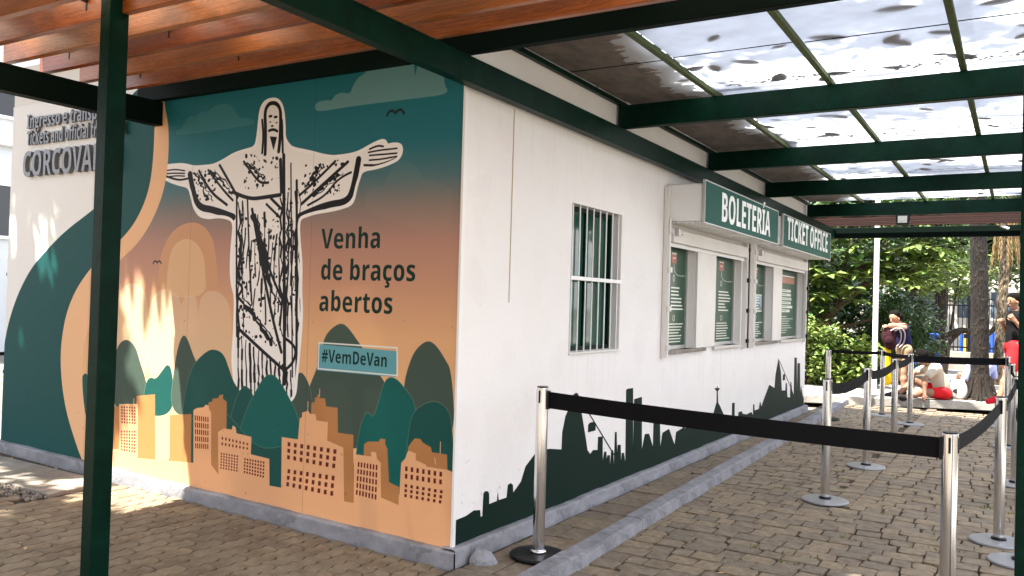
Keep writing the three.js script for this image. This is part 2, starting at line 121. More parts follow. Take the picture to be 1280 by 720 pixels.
const redwoods = [[0.03, 0.008, 0.006], [0.055, 0.013, 0.009]].map((c, i) => std({ color: lin(...c), map: rep(tWood, 0.5, 2, i * 0.4), roughness: 0.5 }));
const stones = [[0.25, 0.2, 0.145], [0.228, 0.184, 0.137], [0.268, 0.212, 0.15], [0.215, 0.178, 0.137], [0.24, 0.196, 0.148], [0.258, 0.203, 0.14]].map((c, i) => std({ color: lin(...c), map: rep(tStone, 1.7, 1.7, i * 0.17, i * 0.29), roughness: 0.9, bumpMap: rep(tGrain, 4, 4, i * 0.2, i * 0.1), bumpScale: 0.002 }));
const pavers = [[0.29, 0.23, 0.16], [0.275, 0.218, 0.152], [0.30, 0.236, 0.162], [0.265, 0.213, 0.152]].map((c, i) => std({ color: lin(...c), map: rep(tStone, 1.1, 1.1, i * 0.23, i * 0.31), roughness: 0.92, bumpMap: rep(tGrain, 4, 4, i * 0.2), bumpScale: 0.0015 }));
const bark = (r, g, b, rx = 3, ry = 2) => std({ color: lin(r, g, b), map: rep(tBark, rx, ry), roughness: 0.95, bumpMap: rep(tBark, rx, ry), bumpScale: 0.02 });

// ---------- the ground ----------
const gh = (x, z) => x < 0.1 ? 0.03 + Math.min(6, 0.1 - x) * 0.0315 : 0.03;     // the plaza rises gently along the painted wall
{
  const g = new THREE.PlaneGeometry(600, 600, 1, 1).rotateX(-Math.PI / 2); g.translate(0, -0.09, 0); struct('ground', muv(g), M.earth);
}
// plaza pavement of interlocking zigzag pavers
{
  const P = structGroup('front_pavement');
  const bed = new THREE.PlaneGeometry(16, 14, 40, 10).rotateX(-Math.PI / 2).translate(-7.9 + 0.0, 0, 7.04); { const p = bed.attributes.position; for (let i = 0; i < p.count; i++) p.setY(i, gh(p.getX(i), 0) - 0.012); bed.computeVertexNormals(); }
  part('joint_sand', muv(bed), M.bed, P);
  const L = 0.225, W = 0.1125, A = 0.008, J = 0.0052;
  // outline: zigzag long sides that repeat every half length, so that offset rows lock together; stepped ends
  const side = []; for (const h of [-0.5, 0]) for (const [t, o] of [[0, -1], [0.09, -1], [0.25, 1], [0.34, 1]]) side.push([o * A, (h + t) * L]); side.push([-A, L / 2]);
  const poly = [...side.map(([o, t]) => [W / 2 + o - J, t * (1 - 0.022)]), [0.006, L / 2 * (1 - 0.022) + 0.009], ...side.slice().reverse().map(([o, t]) => [-W / 2 + o + J, t * (1 - 0.022)]), [0.006, -L / 2 * (1 - 0.022) + 0.009]];
  const fix = []; poly.forEach((p) => fix.push([p[0], p[1]]));
  const geo = muv(extr(fix, 0.03, 0.003).rotateX(-Math.PI / 2).translate(0, -0.03, 0));
  const geos = [0, 1, 2, 3].map((i) => { const g = geo.clone(), uv = g.attributes.uv; for (let k = 0; k < uv.count; k++) uv.setXY(k, uv.getX(k) + i * 0.37, uv.getY(k) + i * 0.53); return g; });
  const list = [], r = rng(11), cam = camera.position;
  for (let i = -54; i <= 1; i++) for (let j = -1; j < 46; j++) {
    const x = i * W - 0.02, z = 0.2 + (j + (i & 1 ? 0.5 : 0)) * L;
    if (z < 0 || x < -6 || x > 0.1) continue;
    if (x < -3.05 && z < 0.78) continue;                        // concrete slab and gravel corner
    const d = Math.hypot(x - cam.x, z - cam.z), f = (-(x - cam.x) * 0.513 - (z - cam.z) * 0.858), u = ((x - cam.x) * 0.858 - (z - cam.z) * 0.513) / f;
    list.push([f > 1 && Math.abs(u) < 0.63 && f > 4.0 ? d : 50 + d, x, z]);
  }
  list.sort((a, b) => a[0] - b[0]);
  const rest = [[], [], [], []];
  list.forEach(([d, x, z], k) => {
    const v = Math.floor(r() * 4), tone = Math.floor(clamp(big(x * 1.7 + 9, z * 1.7 + 20) * 1.5 - 0.3 + (r() - 0.5) * 1.1) * 3.99), m = new THREE.Matrix4().makeRotationFromEuler(new THREE.Euler((r() - 0.5) * 0.012, (r() - 0.5) * 0.012, (r() - 0.5) * 0.012 - 0.0315)).setPosition(x + (r() - 0.5) * 0.003, gh(x, z) + (r() - 0.5) * 0.002 + (big(x * 0.9, z * 0.9) - 0.5) * 0.01, z + (r() - 0.5) * 0.004);
    if (k < 300) { const p = part('paver', geos[v], pavers[tone], P); p.applyMatrix4(m); } else rest[tone].push(geos[v].clone().applyMatrix4(m));
  });
  rest.forEach((g, i) => { const o = part('paver_field', g, pavers[i], P); o.userData.kind = 'stuff'; });
  // cut pieces along the wall
}
{ // concrete slab beside the wall and the gravel corner in front of it
  const g = extr([[-9, -0.13], [-3.12, -0.13], [-3.05, -0.62], [-9, -0.6]], 0.05, 0.006).rotateX(-Math.PI / 2); g.translate(0, -0.05, 0);
  { const p = g.attributes.position; for (let i = 0; i < p.count; i++) p.setY(i, p.getY(i) + gh(p.getX(i), 0) + 0.012); g.computeVertexNormals(); }
  struct('concrete_slab', muv(g), M.slab);
  const r = rng(5), N = 520, im = new THREE.InstancedMesh(new THREE.IcosahedronGeometry(1, 0), std({ color: lin(0.22, 0.2, 0.18), roughness: 1 }), N), m = new THREE.Matrix4(), q = new THREE.Quaternion();
  for (let i = 0; i < N; i++) { const x = -3.05 - r() * 1.6, z = 0.63 + r() * 0.17, s = 0.006 + r() * 0.013; q.setFromEuler(new THREE.Euler(r() * 6, r() * 6, r() * 6)); m.compose(V(x, gh(x, z) - 0.008 + r() * 0.01, z), q, V(s, s * 0.7, s * (0.7 + r() * 0.6))); im.setMatrixAt(i, m); const c = 0.5 + r(); im.setColorAt(i, lin(c, c * 0.95, c * 0.9)); }
  im.name = 'gravel'; im.userData = { kind: 'stuff', label: 'strip of loose grey gravel beside the concrete slab', category: 'gravel' }; scene.add(im);
}
// strip of flat stones between the plinth and the kerb, the kerb and the cobbled queue
const kerbX = (z) => 0.61 + z * 0.0262;
{
  const S = structGroup('side_pavement'), r = rng(21);
  part('joint_sand', muv(extr([[0.05, -0.5], [kerbX(0.5) - 0.06, -0.5], [kerbX(-10.6) - 0.06, 10.6], [0.05, 10.6]], 0.06).rotateX(-Math.PI / 2).translate(0, -0.015, 0)), M.bed, S);
  let z = 0.3;
  while (z > -10) {
    const d = 0.2 + r() * 0.16, x1 = kerbX(z) - 0.142; let x = 0.085;
    const cuts = r() < 0.55 ? [x1] : [lerp(x, x1, 0.35 + r() * 0.3), x1];
    for (const c of cuts) { if (c - x < 0.04) continue; const g = stone(c - x - 0.008, d - 0.008, r, 0.03); const o = part('flagstone', g, stones[Math.floor(r() * 6)], S); o.position.set((x + c) / 2, 0.055 + (r() - 0.5) * 0.008, z - d / 2); o.rotation.set((r() - 0.5) * 0.03, 0, (r() - 0.5) * 0.03); x = c; }
    z -= d;
  }
  const K = structGroup('kerb'); z = 0.4;
  while (z > -11) {
    const d = 0.85 + r() * 0.3, a = kerbX(z), b = kerbX(z - d), y = 0.088 + (r() - 0.5) * 0.008;
    const g = extr([[-0.14, -0.1], [-0.14, -0.004], [-0.13, 0], [-0.03, -0.003], [-0.012, -0.014], [0, -0.1]], d - 0.008, 0.004).rotateY(0);
    const p = g.attributes.position; for (let i = 0; i < p.count; i++) { const zz = p.getZ(i) - d, w = (big(p.getX(i) * 9 + 40, (z + zz) * 4 + 90) - 0.5) * 0.006; p.setXYZ(i, p.getX(i) + lerp(b, a, (zz + d) / d) + w, p.getY(i) + y + w * 0.6, z + zz); }
    g.computeVertexNormals(); part('kerbstone', muv(g), M.kerb, K); z -= d;
  }
}
function stone(w, d, r, h = 0.04) {  // an uneven block, top face at y = 0
  const pts = [], j = () => (r() - 0.5) * Math.min(w, d) * 0.15;
  for (const [sx, sz] of [[1, 1], [-1, 1], [-1, -1], [1, -1]]) { const c = Math.min(w, d) * (r() < 0.22 ? 0.22 : 0.06), X = (sx * w) / 2, Z = (sz * d) / 2; const a = [X - sx * c + j() * 0.6, Z + j() * 0.5], b = [X + j() * 0.5, Z - sz * c + j() * 0.6]; if (sx * sz > 0) pts.push(b, a); else pts.push(a, b); }
  return muv(extr(pts, h, 0.003).rotateX(-Math.PI / 2).translate(0, -h, 0));
}
{
  const P = structGroup('queue_pavement'), r = rng(33), cam = camera.position, list = [];
  part('joint_sand', bx(0.3, 7.5, -0.06, -0.016, -11.85, 3), M.bed, P);
  const kinds = []; for (let i = 0; i < 28; i++) { const w = 0.115 + (i % 7) * 0.021; kinds.push([w, stone(w + 0.001, 0.144 + r() * 0.018, r)]); }
  const place = (x, z, k, ry) => {
    const f = -(x - cam.x) * 0.513 - (z - cam.z) * 0.858, u = ((x - cam.x) * 0.858 - (z - cam.z) * 0.513) / f;
    list.push([f > 4.2 && Math.abs(u) < 0.62 ? f : 60 + Math.abs(f), x, z, k, ry]);
  };
  for (let j = 0; j < 84; j++) {
    const z = 1.9 - j * 0.163; let x = kerbX(z) - 0.12 + r() * 0.1;
    while (x < 4.4) {
      const k = Math.floor(r() * 28), w = kinds[k][0] + 0.01;
      if (x < 1.66 && x + w > 1.52 && z < -3.3) { const rem = 1.515 - x; let best = -1; kinds.forEach(([q], m) => { if (q <= rem && (best < 0 || q > kinds[best][0])) best = m; }); if (best >= 0) place(1.515 - kinds[best][0] / 2, z, best, (r() - 0.5) * 0.06); x = 1.672; continue; }
      if (z < -11.7) break;
      place(x + w / 2, z + (r() - 0.5) * 0.016 + (big(x * 1.3 + 20, z * 0.4 + 20) - 0.5) * 0.09, k, (r() - 0.5) * 0.11 + (big(x * 1.3 + 20.1, z * 0.4 + 20) - big(x * 1.3 + 19.9, z * 0.4 + 20)) * -0.4); x += w - 0.004 + r() * 0.011;
    }
  }
  for (let z = -3.3; z > -11.7; ) { const k = Math.floor(r() * 28); place(1.595, z - kinds[k][0] / 2, k, Math.PI / 2 + (r() - 0.5) * 0.03); z -= kinds[k][0] + 0.012; }
  list.sort((a, b) => a[0] - b[0]);
  const rest = [[], [], [], [], [], []];
  list.forEach(([, x, z, k, ry], n) => {
    const t = Math.floor(clamp(big(x * 1.1 + 3, z * 1.1 + 40) - 0.5 + r()) * 5.99), m = new THREE.Matrix4().makeRotationFromEuler(new THREE.Euler((r() - 0.5) * 0.035, ry, (r() - 0.5) * 0.035)).setPosition(x, 0.002 + (r() - 0.5) * 0.008 + (big(x * 0.8, z * 0.8) - 0.5) * 0.02, z);
    if (n < 300) part('cobblestone', kinds[k][1], stones[t], P).applyMatrix4(m); else rest[t].push(kinds[k][1].clone().applyMatrix4(m));
  });
  rest.forEach((g, i) => { part('cobble_field', g, stones[i], P).userData.kind = 'stuff'; });
  // moss and weeds in the joints
  const N = 500, blade = new THREE.PlaneGeometry(0.006, 0.03).translate(0, 0.015, 0), im = new THREE.InstancedMesh(blade, std({ color: lin(0.16, 0.17, 0.05), roughness: 1, side: THREE.DoubleSide }), N), m = new THREE.Matrix4(), q = new THREE.Quaternion();
  const spots = []; for (let i = 0; i < 26; i++) spots.push([0.8 + r() * 2.6, -0.7 - r() * 4.5]); spots.push([2.35, -2.3], [2.5, -2.35], [2.95, -2.2], [2.2, -2.25]);
  for (let i = 0; i < N; i++) { const s = spots[Math.floor(r() * spots.length)], x = s[0] + (r() - 0.5) * 0.14, z = s[1] + (r() - 0.5) * 0.05; q.setFromEuler(new THREE.Euler((r() - 0.5) * 1.6, r() * 6, (r() - 0.5) * 1.2)); const k = 0.4 + r() * 0.9; m.compose(V(x, -0.008, z), q, V(k, k, k)); im.setMatrixAt(i, m); const c = 0.6 + r() * 0.9; im.setColorAt(i, lin(c, c, c * 0.7)); }
  im.name = 'joint_weeds'; im.userData = { kind: 'stuff', label: 'thin dry weeds growing in the joints between cobbles', category: 'weeds' }; scene.add(im);
}
// ---------- the ticket building ----------
const building = thing('ticket_building', 'white ticket office building with painted end wall and barred side window', 'building');
{
  // side wall (plane x = 0) with its openings; shape drawn in (z, y)
  const s = new THREE.Shape([[0, 0.1], [0, 3.45], [9.5, 3.45], [9.5, 0.1]].map((p) => new THREE.Vector2(...p)));
  const hole = (z0, z1, y0, y1) => { const h = new THREE.Path(); h.moveTo(z0, y0); h.lineTo(z1, y0); h.lineTo(z1, y1); h.lineTo(z0, y1); h.closePath(); s.holes.push(h); };
  hole(1.437, 2.35, 1.245, 2.352); hole(3.44, 4.24, 1.19, 2.25); hole(4.86, 5.9, 1.19, 2.25); hole(6.4, 7.34, 1.19, 2.25); hole(7.83, 9.25, 1.19, 2.25);
  const g = new THREE.ExtrudeGeometry(s, { depth: 0.2, bevelEnabled: false }); g.rotateY(Math.PI / 2).translate(-0.2, 0, 0);
  // weathered paint: faint drips under the openings, scuffs and splash marks low down
  const wc = document.createElement('canvas'); wc.width = 2048; wc.height = 722; { const x = wc.getContext('2d'), r = rng(818), X = (z) => (z / 9.5 + 1) * 2048, Y = (y) => 722 - ((y - 0.1) / 3.35) * 722; x.fillStyle = 'rgb(247,245,243)'; x.fillRect(0, 0, 2048, 722);
    for (let i = 0; i < 700; i++) { x.fillStyle = `rgba(${120 + r() * 60},${110 + r() * 50},${100 + r() * 50},${0.006 + r() * 0.01})`; x.beginPath(); x.ellipse(r() * 2048, r() * 722, 6 + r() * 50, 4 + r() * 30, r() * 3, 0, 7); x.fill(); }
    for (const [z0, z1, y] of [[-2.35, -1.43, 1.23], [-5.98, -3.33, 1.15], [-9.27, -6.3, 1.15], [-9.4, -0.1, 2.86]]) for (let i = 0; i < (z0 - z1) * -14; i++) { const z = z0 + (z1 - z0) * r(), L = 0.1 + r() * r() * 0.8, a = (0.015 + r() * 0.05) * (y > 2 ? 0.6 : 1); x.fillStyle = `rgba(120,108,94,${a})`; x.fillRect(X(z), Y(y), 1 + r() * 3, (L / 3.35) * 722); }
    for (let i = 0; i < 900; i++) { const z = -9.5 * r(), y = 0.14 + r() * r() * 0.4; x.fillStyle = `rgba(96,84,70,${0.08 + r() * 0.2})`; x.beginPath(); x.ellipse(X(z), Y(y), 0.6 + r() * 2.2, 0.6 + r() * 1.6, 0, 0, 7); x.fill(); }
    for (let i = 0; i < 40; i++) { x.strokeStyle = `rgba(90,84,80,${0.1 + r() * 0.15})`; x.lineWidth = 0.8; const a = X(-9 * r()), b = Y(0.4 + r() * 1.6); x.beginPath(); x.moveTo(a, b); x.lineTo(a + (r() - 0.5) * 40, b + (r() - 0.5) * 16); x.stroke(); } }
  const wt = new THREE.CanvasTexture(wc); wt.colorSpace = THREE.SRGBColorSpace; wt.repeat.set(1 / 9.5, 1 / 3.35); wt.offset.set(1, -0.1 / 3.35);
  part('side_wall', muv(g), std({ color: lin(0.87, 0.845, 0.825), map: wt, roughness: 0.85, bumpMap: rep(tGrain, 2.6), bumpScale: 0.0016 }), building);
  part('end_wall', bx(-4.83, -0.2, 0.1, 3.45, -0.2, 0), M.wall, building);
  part('far_wall', bx(-4.83, -4.63, 0.1, 3.45, -9.5, -0.2), M.wall, building);
  part('back_wall', bx(-4.63, -0.2, 0.1, 3.45, -9.5, -9.3), M.wall, building);
  part('roof', bx(-4.86, 0.015, 3.45, 3.53, -9.52, 0.03), M.wall, building);
  part('floor', bx(-4.63, -0.2, 0.1, 0.14, -9.3, -0.2), M.floor, building);
  // rough painted plinth, worn along its top edge
  const mk = (len, fx, yb, yt, seed) => { const n = Math.round(len / 0.05), pos = [], idx = [], pf = [[0, 0], [0.056, 0], [0.059, 0.02], [0.058, 0.5], [0.056, 0.9], [0.05, 0.975], [0.03, 1.0], [-0.05, 1.0]];
    for (let i = 0; i <= n; i++) { const t = (i / n) * len; for (const [o, h] of pf) { const w = (big(t * 5 + seed, h * 3 + seed) - 0.5) * 0.009, wt = (big(t * 4 + seed, 60) - 0.5) * 0.014; pos.push(...fx(t, o + (o > 0.01 ? w : 0), lerp(yb(t), yt(t) + wt, h))); } }
    const k = pf.length; for (let i = 0; i < n; i++) for (let j = 0; j < k - 1; j++) { const a = i * k + j, b = a + k; idx.push(a, b, a + 1, a + 1, b, b + 1); }
    const q = new THREE.BufferGeometry(); q.setAttribute('position', new THREE.Float32BufferAttribute(pos, 3)); q.setIndex(idx); q.computeVertexNormals(); return muv(q); };
  part('plinth', [mk(9.56, (t, o, y) => [o + 0.002, y, -t + 0.05], () => -0.02, () => 0.15, 12), mk(4.9, (t, o, y) => [-t + 0.055, y, o + 0.002], (t) => gh(-t, 0) - 0.05, (t) => 0.137 + t * 0.0262, 44)], M.plinth, building);
  part('corner_trim', bx(-0.004, 0.014, 0.15, 3.2, -0.014, 0.016, 0.003), M.whiteGloss, building);
  // thin raised joint in the render of the side wall
  part('wall_joint', bx(0.001, 0.004, 1.6, 2.86, -0.568, -0.562), std({ color: lin(0.45, 0.36, 0.2), roughness: 0.9 }), building);
  // barred window
  const w = part('window', bx(-0.13, -0.122, 1.26, 2.34, -2.335, -1.452), M.glassGreen, building, 'green glazed window behind white bars');
  part('frame', [bx(-0.135, -0.09, 1.245, 1.275, -2.35, -1.437), bx(-0.135, -0.09, 2.32, 2.352, -2.35, -1.437), bx(-0.135, -0.09, 1.275, 2.32, -1.465, -1.437), bx(-0.135, -0.09, 1.275, 2.32, -2.35, -2.32), bx(-0.133, -0.1, 1.275, 2.32, -1.91, -1.88)], M.green, w);
  part('sill', bx(-0.09, 0.018, 1.228, 1.244, -2.34, -1.43, 0.003), M.white, w);
  for (let i = 0; i < 8; i++) part('bar', cyl(0.0062, 0.0062, 1.1, 8, -0.012, 1.247, -1.475 - i * 0.119), M.whiteGloss, w);
  part('crossbar', bx(-0.028, 0.006, 1.782, 1.812, -2.349, -1.438, 0.003), M.whiteGloss, w);
}
// ---------- ticket counters ----------
function posterTex(kind) {
  const c = document.createElement('canvas'); c.width = 256; c.height = 512; const x = c.getContext('2d'), r = rng(60 + kind);
  x.fillStyle = '#214a34'; x.fillRect(0, 0, 256, 512);
  if (kind < 3) {
    x.fillStyle = '#a8553c'; x.fillRect(120, 50, 44, 44); x.fillStyle = '#e2d9c4'; x.fillRect(120, 42, 44, 7); x.fillRect(128, 66, 28, 5);
    x.strokeStyle = '#d9d6c8'; x.lineWidth = 3; x.beginPath(); x.moveTo(142, 94); x.lineTo(142, 120); x.bezierCurveTo(150, 165, 215, 155, 256, 152); x.stroke(); x.beginPath(); x.ellipse(142, 170, 8, 15, 0, 0, 7); x.stroke(); x.beginPath(); x.ellipse(150, 372, 9, 14, 0, 0, 7); x.stroke();
    if (kind === 2) { x.fillStyle = '#9fb0b8'; x.fillRect(40, 215, 190, 110); x.fillStyle = '#6f7f86'; x.beginPath(); x.moveTo(40, 325); x.lineTo(90, 260); x.lineTo(140, 300); x.lineTo(190, 240); x.lineTo(230, 325); x.fill(); }
    else { x.fillStyle = '#c9c6bb'; x.fillRect(0, 205, 92, 140); x.fillStyle = '#55655c'; x.fillRect(8, 213, 76, 124); x.fillStyle = '#b8b5aa'; x.fillRect(38, 225, 14, 112); x.fillRect(16, 248, 58, 10); }
    x.fillStyle = '#e9e6da'; for (let i = 0; i < 7; i++) x.fillRect(118, 215 + i * 18, 60 + r() * 70, 7);
    for (let i = 0; i < 7; i++) { x.fillRect(104, 400 + i * 15, 70 + r() * 75, 5); x.fillRect(8, 405 + i * 15, 30 + r() * 50, 5); }
  } else {
    x.fillStyle = '#b07558'; x.fillRect(12, 70, 220, 44); x.fillStyle = '#eae4d6'; x.fillRect(12, 56, 220, 10); for (let i = 0; i < 6; i++) { x.fillStyle = '#d8dccf'; x.fillRect(20, 160 + i * 30, 160 + r() * 50, 20); x.fillStyle = '#4d7a60'; x.fillRect(26, 167 + i * 30, 120 + r() * 40, 5); }
    x.fillStyle = '#b9c4b6'; for (let i = 0; i < 8; i++) x.fillRect(20, 360 + i * 17, 120 + r() * 90, 6);
  }
  const t = new THREE.CanvasTexture(c); t.colorSpace = THREE.SRGBColorSpace; return t;
}
const bays = [[-3.33, -5.98, -3.44, -4.24, -4.86, -5.9], [-6.3, -9.27, -6.4, -7.34, -7.83, -9.25]];
bays.forEach(([a, b, p0, p1, q0, q1], n) => {
  const T = thing('ticket_counter', n ? 'two green ticket windows under the TICKET OFFICE sign' : 'two green ticket windows beside the barred window, under the BOLETERÍA sign', 'ticket window');
  [[p0, p1], [q0, q1]].forEach(([z0, z1], i) => {
    const g = new THREE.PlaneGeometry(z0 - z1 - 0.06, 1.0).rotateY(Math.PI / 2).translate(-0.098, 1.72, (z0 + z1) / 2);
    const w = part('poster', g, phy({ map: posterTex(n * 2 + i), roughness: 0.35, specularIntensity: 0.35, clearcoat: 0.12, clearcoatRoughness: 0.06 }), T, 'green printed poster behind the counter glass');
    part('frame', [bx(-0.13, -0.08, 1.19, 1.222, z1, z0), bx(-0.13, -0.08, 2.218, 2.25, z1, z0), bx(-0.13, -0.08, 1.222, 2.218, z0 - 0.03, z0), bx(-0.13, -0.08, 1.222, 2.218, z1, z1 + 0.03)], M.alu, w);
    part('counter_ledge', bx(-0.08, 0.035, 1.155, 1.19, z1 + (i ? 0.02 : -0.3), z0 + 0.03, 0.004), i ? M.alu : M.slab, w);
  });
  part('pillar', bx(0.002, 0.022, 1.192, 2.25, q0 + 0.004, p1 - 0.004, 0.003), M.white, T);
  part('shutter_box', bx(0.003, 0.075, 2.205, 2.335, b + 0.06, a - 0.06, 0.008), M.white, T);
  for (let i = 0; i < 4; i++) part('shutter_slat', bx(0.022 - i * 0.002, 0.034 - i * 0.002, 2.17 + i * 0.009, 2.178 + i * 0.009, b + 0.08, a - 0.08), M.whiteGloss, T);
  for (const z of [a, b]) { const rl = part('guide_rail', [bx(0.003, 0.05, 1.13, 2.72, z - 0.03, z + 0.03, 0.004)], M.white, T); part('lock_rod', cyl(0.009, 0.009, 1.28, 8, 0.066, 1.14, z + (z === a ? 0.02 : -0.01)), z === a ? M.whiteGloss : M.black, rl); for (let i = 0; i < 4; i++) part('hinge', bx(0.05, 0.08, 1.2 + i * 0.36, 1.25 + i * 0.36, z - 0.026, z + 0.026, 0.004), z === a ? M.alu : M.black, rl); }
  part('winch', merge([cyl(0.016, 0.016, 0.14, 10, 0, 0, 0).rotateX(Math.PI / 2).translate(0.09, 2.3, a - 0.24), bx(0.07, 0.12, 2.265, 2.335, a - 0.13, a - 0.07, 0.006)]), M.alu, T);
});
// sign boxes above the counters
function boxSign(z0, z1, text, label) {
  const T = thing('sign_box', label, 'sign');
  part('housing', bx(0.005, 0.355, 2.395, 2.745, z1, z0, 0.02), M.whiteGloss, T);
  const f = part('sign_face', bx(0.356, 0.376, 2.385, 2.76, z1 - 0.005, z0 + 0.005, 0.002), phy({ color: lin(0.003, 0.075, 0.055), roughness: 0.45, specularIntensity: 0.18 }), T);
  part('face_trim', [bx(0.3555, 0.38, 2.374, 2.385, z1 - 0.016, z0 + 0.016), bx(0.3555, 0.38, 2.76, 2.771, z1 - 0.016, z0 + 0.016), bx(0.3555, 0.38, 2.385, 2.76, z0 + 0.005, z0 + 0.016), bx(0.3555, 0.38, 2.385, 2.76, z1 - 0.016, z1 - 0.005)], M.alu, f);
  const g = new TextGeometry(text, { font, size: 0.28, depth: 0.003, curveSegments: 5, bevelEnabled: false }); g.computeBoundingBox(); const b = g.boundingBox, want = (z0 - z1) * (text.length > 10 ? 0.86 : 0.68);
  g.translate(-(b.min.x + b.max.x) / 2, -b.min.y, 0).scale(want / (b.max.x - b.min.x), 1, 1).rotateY(Math.PI / 2).translate(0.377, text.length > 10 ? 2.47 : 2.435, (z0 + z1) / 2 + (text.length > 10 ? 0.02 : -0.07));
  part('lettering', g, std({ color: lin(0.8, 0.8, 0.77), roughness: 0.5 }), f);
  for (let i = 0; i < 5; i++) part('underside_slat', bx(0.04 + i * 0.062, 0.085 + i * 0.062, 2.382, 2.392, z1 + 0.03, z0 - 0.03), M.whiteGloss, T);
}
boxSign(-3.35, -6.04, 'BOLETERÍA', 'green light box sign reading BOLETERÍA above the ticket windows');
boxSign(-6.33, -9.27, 'TICKET OFFICE', 'green light box sign reading TICKET OFFICE above the ticket windows');
